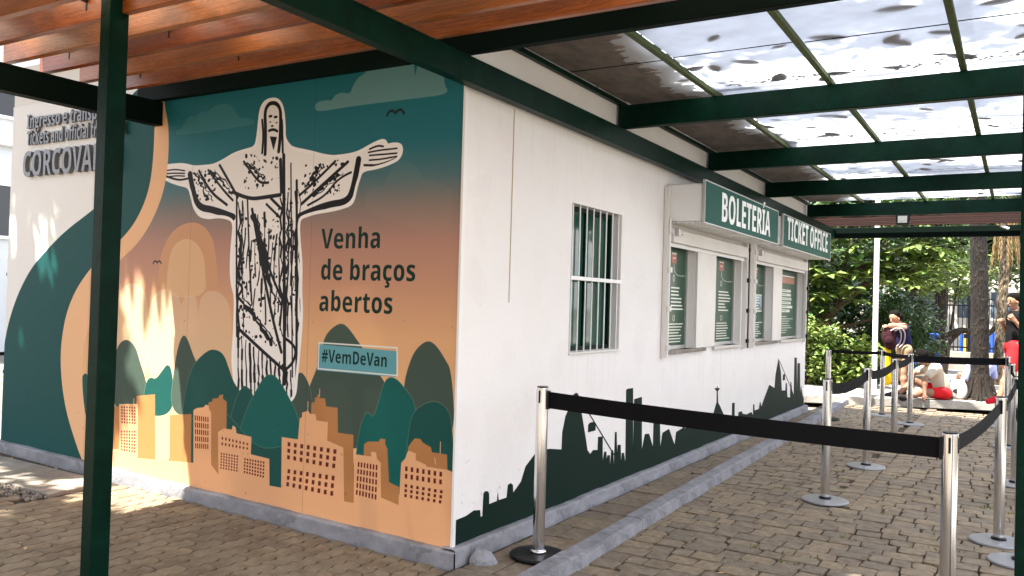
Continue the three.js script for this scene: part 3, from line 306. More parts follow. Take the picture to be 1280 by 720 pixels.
// ---------- the mural print ----------
{
  const S = 424, CW = 2048, CH = 1314, c = document.createElement('canvas'); c.width = CW; c.height = CH; const x = c.getContext('2d');
  const X = (a) => (a / 100 + 4.83) * S, Y = (b) => (3.2 - b / 100) * S;
  const ink = (r, g, b) => `rgb(${r},${g},${b})`;
  const straight = (p) => { x.beginPath(); p.forEach((q, i) => (i ? x.lineTo(X(q[0]), Y(q[1])) : x.moveTo(X(q[0]), Y(q[1])))); x.closePath(); };
  const smooth = (p) => { const n = p.length, mid = (i) => [(X(p[i % n][0]) + X(p[(i + 1) % n][0])) / 2, (Y(p[i % n][1]) + Y(p[(i + 1) % n][1])) / 2]; x.beginPath(); x.moveTo(...mid(n - 1)); for (let i = 0; i < n; i++) x.quadraticCurveTo(X(p[i][0]), Y(p[i][1]), ...mid(i)); x.closePath(); };
  const fill = (col) => { x.fillStyle = col; x.fill(); };
  const C = { teal: ink(34, 104, 110), dgreen: ink(10, 72, 70), ring: ink(230, 180, 136), white: ink(232, 228, 224), te: ink(8, 90, 84), dk: ink(18, 76, 70), gy: ink(64, 80, 70), light: ink(226, 168, 122), brown: ink(176, 120, 72), win: ink(96, 29, 24), text: ink(6, 42, 34) };
  x.fillStyle = C.white; x.fillRect(0, 0, CW, CH);
  smooth(DATA.green); fill(C.dgreen);
  // picture field inside the ring
  x.save(); straight([...DATA.inner, [0, 0], [20, 0], [20, 340], [-290, 340]]); x.clip();
  const gr = x.createLinearGradient(0, Y(306), 0, Y(70)); [[0, ink(28, 102, 110)], [0.2, ink(36, 106, 116)], [0.3, ink(84, 112, 116)], [0.36, ink(128, 118, 112)], [0.46, ink(176, 132, 116)], [0.58, ink(196, 146, 118)], [0.72, ink(220, 168, 122)], [1, ink(230, 180, 130)]].forEach(([t, k]) => gr.addColorStop(t, k)); x.fillStyle = gr; x.fillRect(0, 0, CW, CH);
  x.globalAlpha = 0.5; smooth(DATA.cloud1); fill(ink(163, 176, 172)); x.globalAlpha = 0.16; smooth(DATA.cloud2); fill(ink(163, 180, 176)); x.globalAlpha = 0.07; smooth(DATA.cloud3); fill(ink(189, 163, 154)); x.globalAlpha = 1;
  { const q = DATA.cloud1[17]; x.beginPath(); x.moveTo(X(-40), Y(312)); x.lineTo(X(-34), Y(312)); x.lineTo(X(-37.5), Y(298)); x.closePath(); fill(ink(25, 101, 111)); }
  smooth(DATA.sunO); fill(ink(202, 151, 113)); smooth(DATA.sunI); fill(ink(216, 173, 132));
  x.globalAlpha = 0.62; for (const p of DATA.lowc) { smooth(p); fill(ink(215, 184, 153)); } x.globalAlpha = 1;
  const figure = () => {   // robed figure with open arms: pale cut-out with black brush lines
    const r = rng(404); smooth(DATA.halo); fill(ink(236, 231, 228));
    x.save(); smooth(DATA.halo); x.clip(); x.strokeStyle = x.fillStyle = ink(22, 20, 22); x.lineCap = x.lineJoin = 'round';
    const st = (w, ...p) => { x.lineWidth = w; x.beginPath(); x.moveTo(X(p[0][0]), Y(p[0][1])); if (p.length === 2) x.lineTo(X(p[1][0]), Y(p[1][1])); else { for (let i = 1; i < p.length - 1; i++) x.quadraticCurveTo(X(p[i][0]), Y(p[i][1]), (X(p[i][0]) + X(p[i + 1][0])) / 2, (Y(p[i][1]) + Y(p[i + 1][1])) / 2); x.lineTo(X(p[p.length - 1][0]), Y(p[p.length - 1][1])); } x.stroke(); };
    const wob = (w, a, b, n = 9, j = 1.3) => { const p = []; for (let i = 0; i <= n; i++) { const t = i / n; p.push([lerp(a[0], b[0], t) + (r() - 0.5) * j * 2, lerp(a[1], b[1], t) + (r() - 0.5) * j]); } for (let i = 0; i < n; i++) { x.lineWidth = w * (0.5 + r()); x.beginPath(); x.moveTo(X(p[i][0]), Y(p[i][1])); x.lineTo(X(p[i + 1][0]), Y(p[i + 1][1])); x.stroke(); } };
    for (const [w, p] of DATA.folds) st(w * (p[0][1] > 232 && Math.abs(p[0][0] + 163) < 16 ? 2 : 1.25), ...p);
    for (const [q, s] of DATA.dots) { x.beginPath(); x.ellipse(X(q[0]), Y(q[1]), s * 1.9, s * 0.95, 0, 0, 7); x.fill(); }
    straight(DATA.beard); x.fill();
    for (let i = 0; i < 15; i++) { const u = (i + 0.5) / 15, xa = lerp(-190, -131, u), top = 218 - Math.abs(u - 0.5) * 10 - r() * 26, end = 132 + (1 - u) * 18 + r() * 20; const p = []; for (let k = 0; k <= 7; k++) p.push([xa + Math.sin(k * 0.9 + i) * 0.9 + (r() - 0.5) * 0.8, lerp(top, end, k / 7)]); for (let k = 0; k < 7; k++) { if (r() < 0.22) continue; x.lineWidth = 2 + r() * (i % 3 === 0 ? 8 : 4); x.beginPath(); x.moveTo(X(p[k][0]), Y(p[k][1])); x.lineTo(X(p[k + 1][0]), Y(p[k + 1][1])); x.stroke(); } }
    for (const [a, b] of DATA.hem) wob(7, a, b, 6, 0.6);
    for (const [w, [a, b]] of DATA.rough) { wob(w * 1.2, a, b, 14, 1.8); wob(w * 0.5, [a[0] + 3, a[1]], [b[0] + 4, b[1]], 14, 1.6); };
    for (let i = 0; i < 300; i++) { const [a, b] = DATA.specks[i % 7], q = [lerp(a[0], b[0], r()), lerp(a[1], b[1], r())], s = 1.5 + r() * 4.5; x.beginPath(); x.ellipse(X(q[0]), Y(q[1]), s * (0.5 + r() * 0.6), s * (0.6 + r()), r() * 3, 0, 7); x.fill(); }
    x.restore(); smooth(DATA.halo); x.strokeStyle = ink(240, 236, 233); x.lineWidth = 10; x.stroke();
  };
  const hill = (h) => { smooth(h[1]); fill(C[h[0]]); x.strokeStyle = ink(226, 196, 160); x.globalAlpha = 0.35; x.lineWidth = 1.5; x.stroke(); x.globalAlpha = 1; };
  const back = [0, 1, 2, 4, 5, 6], front = [3, 7, 8, 9, 10, 11, 12]; back.forEach((i) => hill(DATA.hills[i])); figure(); front.forEach((i) => hill(DATA.hills[i]));
  for (const p of DATA.brown) { straight(p); fill(C.brown); } for (const p of DATA.light) { straight(p); fill(C.light); }
  x.strokeStyle = C.light; x.lineWidth = 2.5; for (const p of DATA.ant) { x.beginPath(); x.moveTo(X(p[0][0]), Y(p[0][1])); x.lineTo(X(p[1][0]), Y(p[1][1])); x.stroke(); }
  x.fillStyle = C.win; for (const [q, nc, nr, wf, hf] of DATA.wins) for (let j = 0; j < nr; j++) for (let i = 0; i < nc; i++) { const at = (u, v) => { const a = lerp(q[0][0], q[1][0], u), b = lerp(q[3][0], q[2][0], u), e = lerp(q[0][1], q[1][1], u), f = lerp(q[3][1], q[2][1], u); return [X(lerp(a, b, v)), Y(lerp(e, f, v))]; }; const u0 = (i + (1 - wf) / 2) / nc, u1 = (i + (1 + wf) / 2) / nc, v0 = (j + (1 - hf) / 2) / nr, v1 = (j + (1 + hf) / 2) / nr; x.beginPath(); x.moveTo(...at(u0, v0)); x.lineTo(...at(u1, v0)); x.lineTo(...at(u1, v1)); x.lineTo(...at(u0, v1)); x.closePath(); x.fill(); }
  const bird = (q, s) => { x.strokeStyle = ink(26, 40, 44); x.lineWidth = s * 0.22; x.beginPath(); const a = X(q[0]), b = Y(q[1]); x.moveTo(a - s, b + s * 0.3); x.quadraticCurveTo(a - s * 0.6, b - s * 0.5, a, b + s * 0.1); x.quadraticCurveTo(a + s * 0.6, b - s * 0.5, a + s, b + s * 0.3); x.stroke(); };
  bird(DATA.birds[0], 30); bird(DATA.birds[1], 21);
  const word = (s, x0, x1, base, cap, col) => { x.fillStyle = col; x.font = 'bold 100px sans-serif'; const w = x.measureText(s).width; x.save(); x.translate(X(x0), Y(base)); x.scale(((x1 - x0) / 100) * S / w, (cap / 100) * S / 71.4); x.fillText(s, 0, 0); x.restore(); };
  word('Venha', -111, -60, 192, 13, C.text); word('de braços', -111, -32, 171.5, 13, C.text); word('abertos', -111.5, -49, 151, 13, C.text);
  straight(DATA.tag); fill(ink(96, 158, 168)); straight(DATA.frame); x.strokeStyle = ink(220, 222, 215); x.lineWidth = 4; x.stroke(); word('#VemDeVan', -107.5, -52, 117.6, 8, C.text);
  x.restore();
  smooth(DATA.ring); fill(C.ring);
  // seams between the vinyl strips
  x.strokeStyle = 'rgba(20,30,30,0.28)'; x.lineWidth = 1.3; for (const m of [-3.62, -2.41, -1.2]) { x.beginPath(); x.moveTo((m + 4.83) * S, 0); x.lineTo((m + 4.83) * S, CH); x.stroke(); }
  { const r = rng(9); x.fillStyle = 'rgba(40,30,20,0.25)'; for (let i = 0; i < 60; i++) { x.beginPath(); x.ellipse(r() * CW, CH * (0.55 + 0.42 * r()), 1 + r() * 3, 1 + r() * 2, r() * 3, 0, 7); x.fill(); } }
  const t = new THREE.CanvasTexture(c); t.colorSpace = THREE.SRGBColorSpace; t.repeat.set(1 / 4.83, 1 / (CH / S)); t.offset.set(1, -(3.2 - CH / S) / (CH / S));
  const g = extr([[-4.83, 0.262], [-0.006, 0.139], [-0.006, 3.2], [-4.83, 3.2]], 0.006).translate(0, 0, 0.001);
  const m = new THREE.Mesh(g, phy({ map: t, roughness: 0.6, specularIntensity: 0.35, bumpMap: rep(tGrain, 2), bumpScale: 0.001 })); m.name = 'wall_mural'; m.castShadow = m.receiveShadow = true; scene.add(m);
  tag(m, 'printed wall mural of a robed figure with open arms above hills and buildings', 'mural');
}
// dark skyline sticker along the foot of the side wall
{
  const dk = phy({ color: lin(0.003, 0.016, 0.011), roughness: 0.6, specularIntensity: 0.25 }), T = thing('skyline_decal', 'dark green city skyline silhouette along the foot of the white side wall', 'wall decal');
  const lay = (p, d) => extr(p.map(([z, y]) => [-z / 100, y / 100]), d).rotateY(Math.PI / 2).translate(0.001, 0, 0);
  part('silhouette', muv(lay(DATA.skyline, 0.0025)), dk, T);
  for (const [a, b] of DATA.cables) part('cable', muv(lay([[a[0], a[1] + 0.7], [a[0], a[1] - 0.7], [b[0], b[1] - 0.7], [b[0], b[1] + 0.7]], 0.002)), dk, T);
  for (const [a, b] of DATA.cars) { const w = b[0] - a[0], h = b[1] - a[1]; part('cable_car', muv(lay([[a[0], a[1] + h * 0.2], [a[0], b[1]], [b[0], b[1]], [b[0], a[1] + h * 0.2], [b[0] - w * 0.2, a[1]], [a[0] + w * 0.2, a[1]]], 0.002)), dk, T); }
}
// raised metal lettering
{
  const T = thing('wall_lettering', 'raised grey metal lettering reading CORCOVADO on the white wall', 'lettering');
  const row = (text, x0, x1, y, cap, depth) => {
    const full = new TextGeometry(text, { font, size: cap / 0.714, depth: 0.01, curveSegments: 4 }); full.computeBoundingBox(); const k = (x1 - x0) / (full.boundingBox.max.x - full.boundingBox.min.x);
    let adv = 0; const res = font.data.resolution, sc = cap / 0.714 / res;
    for (const ch of text) { const gl = font.data.glyphs[ch] ?? font.data.glyphs['?']; if (ch !== ' ') { const g = new TextGeometry(ch, { font, size: cap / 0.714, depth, curveSegments: 4 }); g.translate(adv, 0, 0).scale(k, 1, 1).translate(x0, y, 0.014); part('letter', muv(g), M.letter, T); } adv += gl.ha * sc; }
  };
  row('Ingresso e transporte', -4.57, -3.33, 2.985, 0.085, 0.02); row('Tickets and official transport', -4.56, -3.2, 2.84, 0.085, 0.02); row('CORCOVADO', -4.585, -3.3, 2.565, 0.155, 0.035);
}
// ---------- steel and timber pergola in front of the mural ----------
const pergola = thing('pergola', 'dark green steel pergola with reddish timber slats over the plaza', 'pergola');
{
  const r = rng(81);
  part('post', [bx(-1.35, -1.262, 0.02, 3.6, 1.352, 1.462, 0.006)], M.green, pergola);
  part('post', [bx(-1.35, -1.262, 0.02, 3.6, 5.4, 5.5, 0.006)], M.green, pergola);
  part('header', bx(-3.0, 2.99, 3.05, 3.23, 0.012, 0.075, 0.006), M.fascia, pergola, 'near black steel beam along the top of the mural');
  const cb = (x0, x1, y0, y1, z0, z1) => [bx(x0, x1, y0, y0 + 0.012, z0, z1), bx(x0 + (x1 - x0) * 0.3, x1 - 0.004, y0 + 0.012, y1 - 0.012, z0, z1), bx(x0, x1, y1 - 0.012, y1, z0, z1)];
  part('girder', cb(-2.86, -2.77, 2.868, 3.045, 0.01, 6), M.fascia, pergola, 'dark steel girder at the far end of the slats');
  part('girder', cb(0.045, 0.115, 2.858, 3.012, 0.0, 6), M.green, pergola);
  part('girder', bx(-1.352, -1.26, 3.6, 3.72, 1.1, 6), M.green, pergola);
  for (let i = 0; i < 15; i++) {
    const z = 0.305 + i * 0.266 + (r() - 0.5) * 0.012, x0 = -2.92 - r() * 0.03, g = bx(x0, 3.1, 0, 0.145, -0.024, 0.024, 0.006);
    const s = part('slat', g, woods[i % 4], pergola); s.position.set(0, 3.076, z); s.rotation.x = (r() - 0.5) * 0.03;
    if (i % 2 === 0) for (const x of [-2.62, -1.6, -0.55]) part('hanger', [bx(x, x + 0.035, 0.11, 0.13, 0.024, 0.05), bx(x + 0.012, x + 0.022, 0.06, 0.11, 0.024, 0.027)], M.black, s);
  }
}
// how far the leaf litter on the roof reaches out from the wall
const litterEdge = (z) => 0.66 + (big(z * 1.6 + 50, 3) - 0.5) * 0.5 + (big(z * 22 + 11, 80) - 0.5) * 0.16 + (z < -7 ? -0.12 : 0);
const sheetSag = (X, Z, i, k, w) => (big(X * 2 + i * 7 + 30, Z * 2 + k * 5 + 30) - 0.5) * 0.005 - 0.006 * (1 - Math.pow(2 * X / w, 2)) + (k % 2) * 0.006;
const sheetSpots = [];
// ---------- glazed canopy over the queue ----------
const canopy = thing('queue_canopy', 'dark green steel canopy with translucent roof sheets over the ticket queue', 'canopy');
{
  const cb = (x0, x1, y0, y1, z0, z1) => [bx(x0, x1, y0, y0 + 0.012, z0, z1), bx(x0 + (x1 - x0) * 0.3, x1 - 0.004, y0 + 0.012, y1 - 0.012, z0, z1), bx(x0, x1, y1 - 0.012, y1, z0, z1)];
  part('girder', cb(0.045, 0.115, 2.858, 3.012, -11.1, -0.002), M.green, canopy);
  part('girder', bx(2.86, 2.93, 2.858, 3.012, -11.1, -0.06), M.green, canopy);
  const bz = [-2.21, -4.52, -6.83, -9.33];
  for (const z of bz) part('crossbeam', bx(0.02, 4.3, 3.04, 3.225, z - 0.04, z + 0.04, 0.008), M.green, canopy);
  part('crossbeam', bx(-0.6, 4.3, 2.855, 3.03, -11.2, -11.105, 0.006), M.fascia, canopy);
  for (const z of [0, -4.52, -9.33]) part('post', bx(2.846, 2.946, -0.02, 3.225, z - 0.05, z + 0.05, 0.006), M.green, canopy).visible = true;
  const px = [0.03, 0.81, 1.655, 2.5, 3.35, 4.2], edge = [-0.06, ...bz];
  for (let k = 0; k < 4; k++) for (const x of px) part('purlin', bx(x - 0.02, x + 0.02, 3.226, 3.262, edge[k + 1] - 0.03, edge[k] + (k ? -0.031 : 0), 0.004), k && x > 1 ? M.greenMoss : (x > 0.5 ? M.greenMoss : M.green), canopy);
  // translucent sheets, weathered
  const nS = fbm(4, 5, 303), tSheet = tex(512, 512, (u, v) => { const a = nS(u, v), b = n16(u, v), k = 0.86 + (a - 0.5) * 0.2 + (b - 0.5) * 0.12; return [k, k * 1.0, k * 1.01]; }, true);
  const sheet = phy({ color: lin(0.64, 0.665, 0.71), map: rep(tSheet, 0.5), roughness: 0.96, transmission: 0.84, thickness: 0, specularIntensity: 0.6, bumpMap: rep(tGrain, 1), bumpScale: 0.0006 });
  const nD = fbm(8, 5, 71), tLitterShade = tex(256, 1024, (u, v) => { const x = 0.03 + u * 0.78, z = -v * 9.45, a = nD(u, v * 8 % 1), b = nS(v, u), e = litterEdge(z) + (a - 0.5) * 0.18; if (x > e) { const k = 0.9 + (b - 0.5) * 0.2; return [k, k, k]; } const k = 0.6 + (a - 0.5) * 0.4 + (b - 0.5) * 0.3; return [k, k * 0.86, k * 0.75]; }, true);  // shade of the litter above, with some dirt, painted brown into the sheet
  const tinted = phy({ color: lin(0.72, 0.72, 0.71), map: tLitterShade, roughness: 0.98, transmission: 0.72, thickness: 0, specularIntensity: 0.4 });
  for (let k = 0; k < 4; k++) for (let i = 0; i < 5; i++) {
    const z0 = edge[k + 1] - 0.06, z1 = edge[k] + 0.02, w = px[i + 1] - px[i], n = 10, g = new THREE.PlaneGeometry(w - 0.012, z1 - z0, 8, n).rotateX(-Math.PI / 2), p = g.attributes.position;
    for (let j = 0; j < p.count; j++) { const X = p.getX(j), Z = p.getZ(j); p.setY(j, sheetSag(X, Z, i, k, w)); }
    g.computeVertexNormals(); const mg = muv(g); if (!i) { const q = mg.attributes.position, uv = mg.attributes.uv; for (let j = 0; j < q.count; j++) uv.setXY(j, (q.getX(j) + w / 2) / 0.78, -(q.getZ(j) + (z0 + z1) / 2) / 9.45); } sheetSpots.push([(px[i] + px[i + 1]) / 2, (z0 + z1) / 2, w, z1 - z0, i, k]);
    const m = part('roof_sheet', mg, i ? sheet : tinted, canopy, i ? null : 'brown stained roof sheet beside the white wall, litter shade and dirt put into its colour'); m.position.set((px[i] + px[i + 1]) / 2, 3.276, (z0 + z1) / 2);
    const seam = part('seam', bx(-w / 2 + 0.02, w / 2 - 0.02, -0.004, 0.0, -0.004, 0.004), M.fascia, m); seam.position.set(0, -0.006, (k % 2 ? 0.55 : -0.1) + (i % 2) * 0.03);
  }
  // timber slats over the far bay
  for (let i = 0; i < 6; i++) part('slat', bx(-0.6, 4.3, 3.045, 3.17, -9.66 - i * 0.27, -9.62 - i * 0.27, 0.005), redwoods[i % 2], canopy);
}
// leaf litter on the roof sheets: heaped along the wall, scattered elsewhere
function leafGeo(L, W, fold = 0.25, curl = 0.12) { // folded pointed leaf lying along +z, two rows of faces
  const st = [[0, 0.02], [0.25, 0.8], [0.55, 1], [0.8, 0.62], [1, 0]], pos = [], idx = [];
  for (const [t, w] of st) { const y = -curl * L * t * t; pos.push(-w * W / 2, y + fold * w * W * 0.5, t * L, 0, y, t * L, w * W / 2, y + fold * w * W * 0.5, t * L); }
  for (let i = 0; i < st.length - 1; i++) { const a = i * 3; idx.push(a, a + 3, a + 1, a + 1, a + 3, a + 4, a + 1, a + 4, a + 2, a + 2, a + 4, a + 5); }
  const g = new THREE.BufferGeometry(); g.setAttribute('position', new THREE.Float32BufferAttribute(pos, 3)); g.setIndex(idx); g.computeVertexNormals(); return g;
}
function scatter(name, geo, mat, items, parent) { const im = new THREE.InstancedMesh(geo, mat, items.length), m = new THREE.Matrix4(), q = new THREE.Quaternion(); items.forEach(([p, e, s, c], i) => { q.setFromEuler(e); m.compose(p, q, V(s, s, s)); im.setMatrixAt(i, m); im.setColorAt(i, c); }); im.name = name; im.castShadow = im.receiveShadow = true; parent.add(im); return im; }
{
  const r = rng(140), it = [];
  const put = (x, z, y) => { const k = 0.6 + r() * 0.8; it.push([V(x, y, z), new THREE.Euler((r() - 0.5) * 0.16, r() * 6.3, (r() - 0.5) * 0.16), 0.7 + r() * 0.7, lin(k, k * (0.85 + r() * 0.2), k * 0.8)]); };
  for (let i = 0; i < 7000; i++) { const z = -0.05 - r() * 9.3, lim = litterEdge(z), x = 0.02 + Math.pow(r(), 0.85) * (lim + 0.06); put(x, z, 3.318 + r() * 0.03); }
  for (let i = 0; i < 190; i++) { const [cx, cz, w, d, ii, kk] = sheetSpots[Math.floor(r() * sheetSpots.length)], X = (r() - 0.5) * w * 0.9, Z = (r() - 0.5) * d * 0.9; it.push([V(cx + X, 3.28 + sheetSag(X, Z, ii, kk, w), cz + Z), new THREE.Euler(0, r() * 6.3, 0), 0.9 + r() * 1.1, lin(0.5 + r() * 0.5, 0.5, 0.45)]); }
  for (let i = 0; i < 900; i++) { const k = Math.floor(r() * 4), z = [-2.21, -4.52, -6.83, -9.33][k] + 0.1 + r() * r() * 0.14, x = 0.85 + r() * 3.3, s = sheetSpots.find((q) => Math.abs(x - q[0]) < q[2] / 2 && Math.abs(z - q[1]) < q[3] / 2); if (s) it.push([V(x, 3.281 + sheetSag(x - s[0], z - s[1], s[4], s[5], s[2]), z), new THREE.Euler(0, r() * 6.3, 0), 0.15 + r() * 0.4, lin(0.4, 0.35, 0.3)]); }
  // matted mulch under the loose leaves
  { const nx = 26, nz = 300, pos = [], idx = [], L = litterEdge; for (let j = 0; j <= nz; j++) for (let i = 0; i <= nx; i++) { const z = -0.04 - (j / nz) * 9.3, t = i / nx, x = 0.01 + t * L(z); pos.push(x, 3.3 + 0.022 * (1 - t * t) * big(x * 9 + 20, z * 9 + 90), z); } for (let j = 0; j < nz; j++) for (let i = 0; i < nx; i++) { const a = j * (nx + 1) + i, b = a + nx + 1; idx.push(a, a + 1, b, b, a + 1, b + 1); }
    const g = new THREE.BufferGeometry(); g.setAttribute('position', new THREE.Float32BufferAttribute(pos, 3)); g.setIndex(idx); g.computeVertexNormals(); const m = new THREE.Mesh(muv(g), phy({ color: lin(0.24, 0.15, 0.09), roughness: 1, transmission: 0.4, thickness: 0, side: THREE.DoubleSide })); m.name = 'mulch_layer'; m.userData = { kind: 'stuff', label: 'matted brown mulch heaped on the canopy roof along the wall', category: 'mulch' }; m.castShadow = true; scene.add(m); }
  const im = scatter('leaf_litter', leafGeo(0.13, 0.06, 0.2, -0.03), std({ color: lin(0.17, 0.10, 0.055), roughness: 0.95, side: THREE.DoubleSide }), it, scene);
  im.userData = { kind: 'stuff', label: 'dry brown leaf litter lying on the translucent canopy roof', category: 'leaf litter' };
}
// translucent sheets over the pergola slats, stopping at the slats' far end
{
  const nS = fbm(4, 5, 909), tS = tex(256, 256, (u, v) => { const k = 0.84 + (nS(u, v) - 0.5) * 0.3; return [k, k * 0.98, k * 0.95]; }, true);
  const m = phy({ color: lin(0.74, 0.7, 0.64), map: rep(tS, 0.5), roughness: 0.96, transmission: 0.8, thickness: 0, specularIntensity: 0.5 });
  for (let i = 0; i < 6; i++) for (let k = 0; k < 2; k++) { const x0 = -2.93 + i * 1.0, z0 = 0.004 + k * 2.05, n = 34, g = new THREE.PlaneGeometry(1.04, 2.07, n, 1).rotateX(-Math.PI / 2), p = g.attributes.position; for (let j = 0; j < p.count; j++) p.setY(j, 0.012 * Math.sin(p.getX(j) * 6.28 / 0.076)); g.computeVertexNormals(); part('roof_sheet', muv(g), m, pergola).position.set(x0 + 0.52, 3.236 + ((i + k) % 2) * 0.004, z0 + 1.035); }
}
// flood light and security camera under the far beams
{
  const F = thing('flood_light', 'small black flood light under the far canopy crossbeam', 'lamp', [1.364, 2.965, -9.27]);
  part('housing', bx(-0.085, 0.085, -0.075, 0.075, -0.06, 0, 0.012), M.black, F); part('lens', bx(-0.062, 0.062, -0.048, 0.052, 0.0015, 0.006), std({ color: lin(0.5, 0.5, 0.46), metalness: 0.4, roughness: 0.25 }), F); part('bracket', [bx(-0.094, -0.086, -0.02, 0.11, -0.04, -0.02), bx(0.086, 0.094, -0.02, 0.11, -0.04, -0.02), bx(-0.094, 0.094, 0.1, 0.11, -0.04, -0.02)], M.black, F);
  const C = thing('security_camera', 'small white security camera hanging under the far end beam', 'camera', [2.62, 3.0, -11.1]); C.scale.setScalar(0.62);
  part('body', cyl(0.035, 0.035, 0.2, 12, 0, -0.1, 0).rotateZ(1.15).translate(0, -0.02, 0.14), M.whiteGloss, C); part('arm', tube([V(0, 0.03, 0.05), V(0.02, -0.01, 0.12), V(0.0, -0.02, 0.14)], [0.012, 0.012], 6), M.whiteGloss, C); part('hood', bx(-0.1, 0.02, 0.0, 0.012, 0.1, 0.18, 0.003).rotateZ(-0.42).translate(0, 0.01, 0), M.whiteGloss, C);
}
// ---------- queue stanchions ----------
function stanchion(x, z, label, group, opt = {}) {
  const y = opt.y ?? 0.0, T = thing('queue_stanchion', label, 'stanchion', [x, y, z], group), bm = opt.black ? M.black : M.steelPlate, br = opt.black ? 0.175 : 0.19, H = 1.03;
  const base = new THREE.LatheGeometry([[0, 0.004], [br - 0.004, 0.004], [br, 0.01], [br, 0.019], [br - 0.008, 0.026], [0.05, 0.031], [0, 0.031]].map((p) => new THREE.Vector2(...p)), 40);
  part('base', base, bm, T); part('collar', new THREE.LatheGeometry([[0.0, 0.03], [0.05, 0.03], [0.05, 0.042], [0.04, 0.05], [0, 0.05]].map((p) => new THREE.Vector2(...p)), 24), opt.black ? M.chrome : M.black, T);
  part('pole', new THREE.LatheGeometry([[0.0, 0.045], [0.0365, 0.045], [0.0365, H - 0.004], [0.034, H], [0, H]].map((p) => new THREE.Vector2(...p)), 28), M.chrome, T);
  const hd = part('head', cyl(0.0335, 0.0335, 0.006, 24, 0, H, 0), M.black, T);
  for (let i = 0; i < 4; i++) { const a = (i * Math.PI) / 2 + (opt.turn ?? 0); part('slot', new THREE.BoxGeometry(0.011, 0.075, 0.006).translate(0, H - 0.055, 0.0365).rotateY(a), M.black, T); }
  if (opt.to) { // retractable belt pulled out to the next stanchion
    const dx = opt.to[0] - x, dz = opt.to[1] - z, len = Math.hypot(dx, dz), n = 16, pos = [], idx = [], hb = opt.high ?? 0.1, dy = (opt.to[2] ?? 0) - y, nx = -dz / len * 0.0012, nz = dx / len * 0.0012, sag = opt.sag ?? 0.02;
    for (let i = 0; i <= n; i++) { const t = i / n, s = lerp(0.038, len - 0.038, t) / len, dr = -sag * 4 * t * (1 - t), tw = Math.sin(t * 6) * 0.01; for (const k of [1, -1]) for (const [h, w] of [[H - 0.024, tw], [H - 0.024 - hb, -tw]]) pos.push(dx * s + k * nx + nx * w * 300, h + dr + dy * t, dz * s + k * nz + nz * w * 300); }
    for (let i = 0; i < n; i++) { const a = i * 4, b = a + 4; idx.push(a, a + 1, b, b, a + 1, b + 1, a + 2, b + 2, a + 3, a + 3, b + 2, b + 3, a, b, a + 2, a + 2, b, b + 2, a + 1, a + 3, b + 1, b + 1, a + 3, b + 3); }
    const g = new THREE.BufferGeometry(); g.setAttribute('position', new THREE.Float32BufferAttribute(pos, 3)); g.setIndex(idx); part('belt', muv((() => { const q = g.toNonIndexed(); q.computeVertexNormals(); return q; })()), M.belt, T);
    const a = Math.atan2(dx, dz); part('belt_clip', new THREE.BoxGeometry(0.03, hb + 0.012, 0.014).translate(0, H - 0.024 - hb / 2, 0.041).rotateY(a), M.black, T);
    part('belt_clip', new THREE.BoxGeometry(0.026, hb + 0.01, 0.012).translate(0, 0, -0.041).rotateY(a).translate(dx, dy + H - 0.024 - hb / 2, dz), M.black, T);
  }
  return T;
}
const inner = 'stanchions along the middle of the queue lane', outer = 'stanchions along the outer side of the queue lane';
stanchion(0.36, -0.40, 'steel stanchion with black base plate beside the wall decal', null, { y: 0.06, black: true, to: [2.57, -0.47, 0], sag: 0.012 });
stanchion(2.57, -0.47, 'steel stanchion where the front belt meets the outer lane belt', null, { to: [2.745, -2.8], sag: 0.03, high: 0.085 });
stanchion(2.745, -2.8, 'steel queue stanchion joined by belt to the front belt corner', null, { to: [2.83, -5.28], sag: 0.03, high: 0.085 });
stanchion(2.83, -5.28, 'steel stanchion of the outer lane belt, second after the front belt corner', outer, { to: [2.77, -7.9] });
stanchion(2.77, -7.9, 'steel stanchion of the outer lane belt, third after the front belt corner', outer, { to: [2.7, -10.0] });
stanchion(2.7, -10.0, 'steel stanchion at the far outer corner of the queue lane', null, { to: [1.5, -9.4], sag: 0.01 });
stanchion(2.875, -2.3, 'steel stanchion standing close behind the green canopy post', null, {});
stanchion(1.465, -3.38, 'steel stanchion with silver base at the open end of the middle belt', null, { to: [1.505, -5.31], sag: 0.05 });
stanchion(1.505, -5.31, 'steel stanchion of the middle belt, second from its open end', inner, { to: [1.5, -7.6], sag: 0.04 });
stanchion(1.5, -7.6, 'steel stanchion of the middle belt, third from its open end', inner, { to: [1.5, -9.4], sag: 0.03 });
stanchion(1.5, -9.4, 'steel stanchion at the far inner corner of the queue lane', null, { to: [1.025, -10.2], sag: 0.01, high: 0.06 });
stanchion(1.025, -10.2, 'steel stanchion at the far end of the thin belt before the garden', null, { to: [0.2, -10.0], sag: 0.01, high: 0.05 });
stanchion(0.42, -9.1, 'stanchion with dark base near the far wall corner', null, { black: true, y: 0.0 });
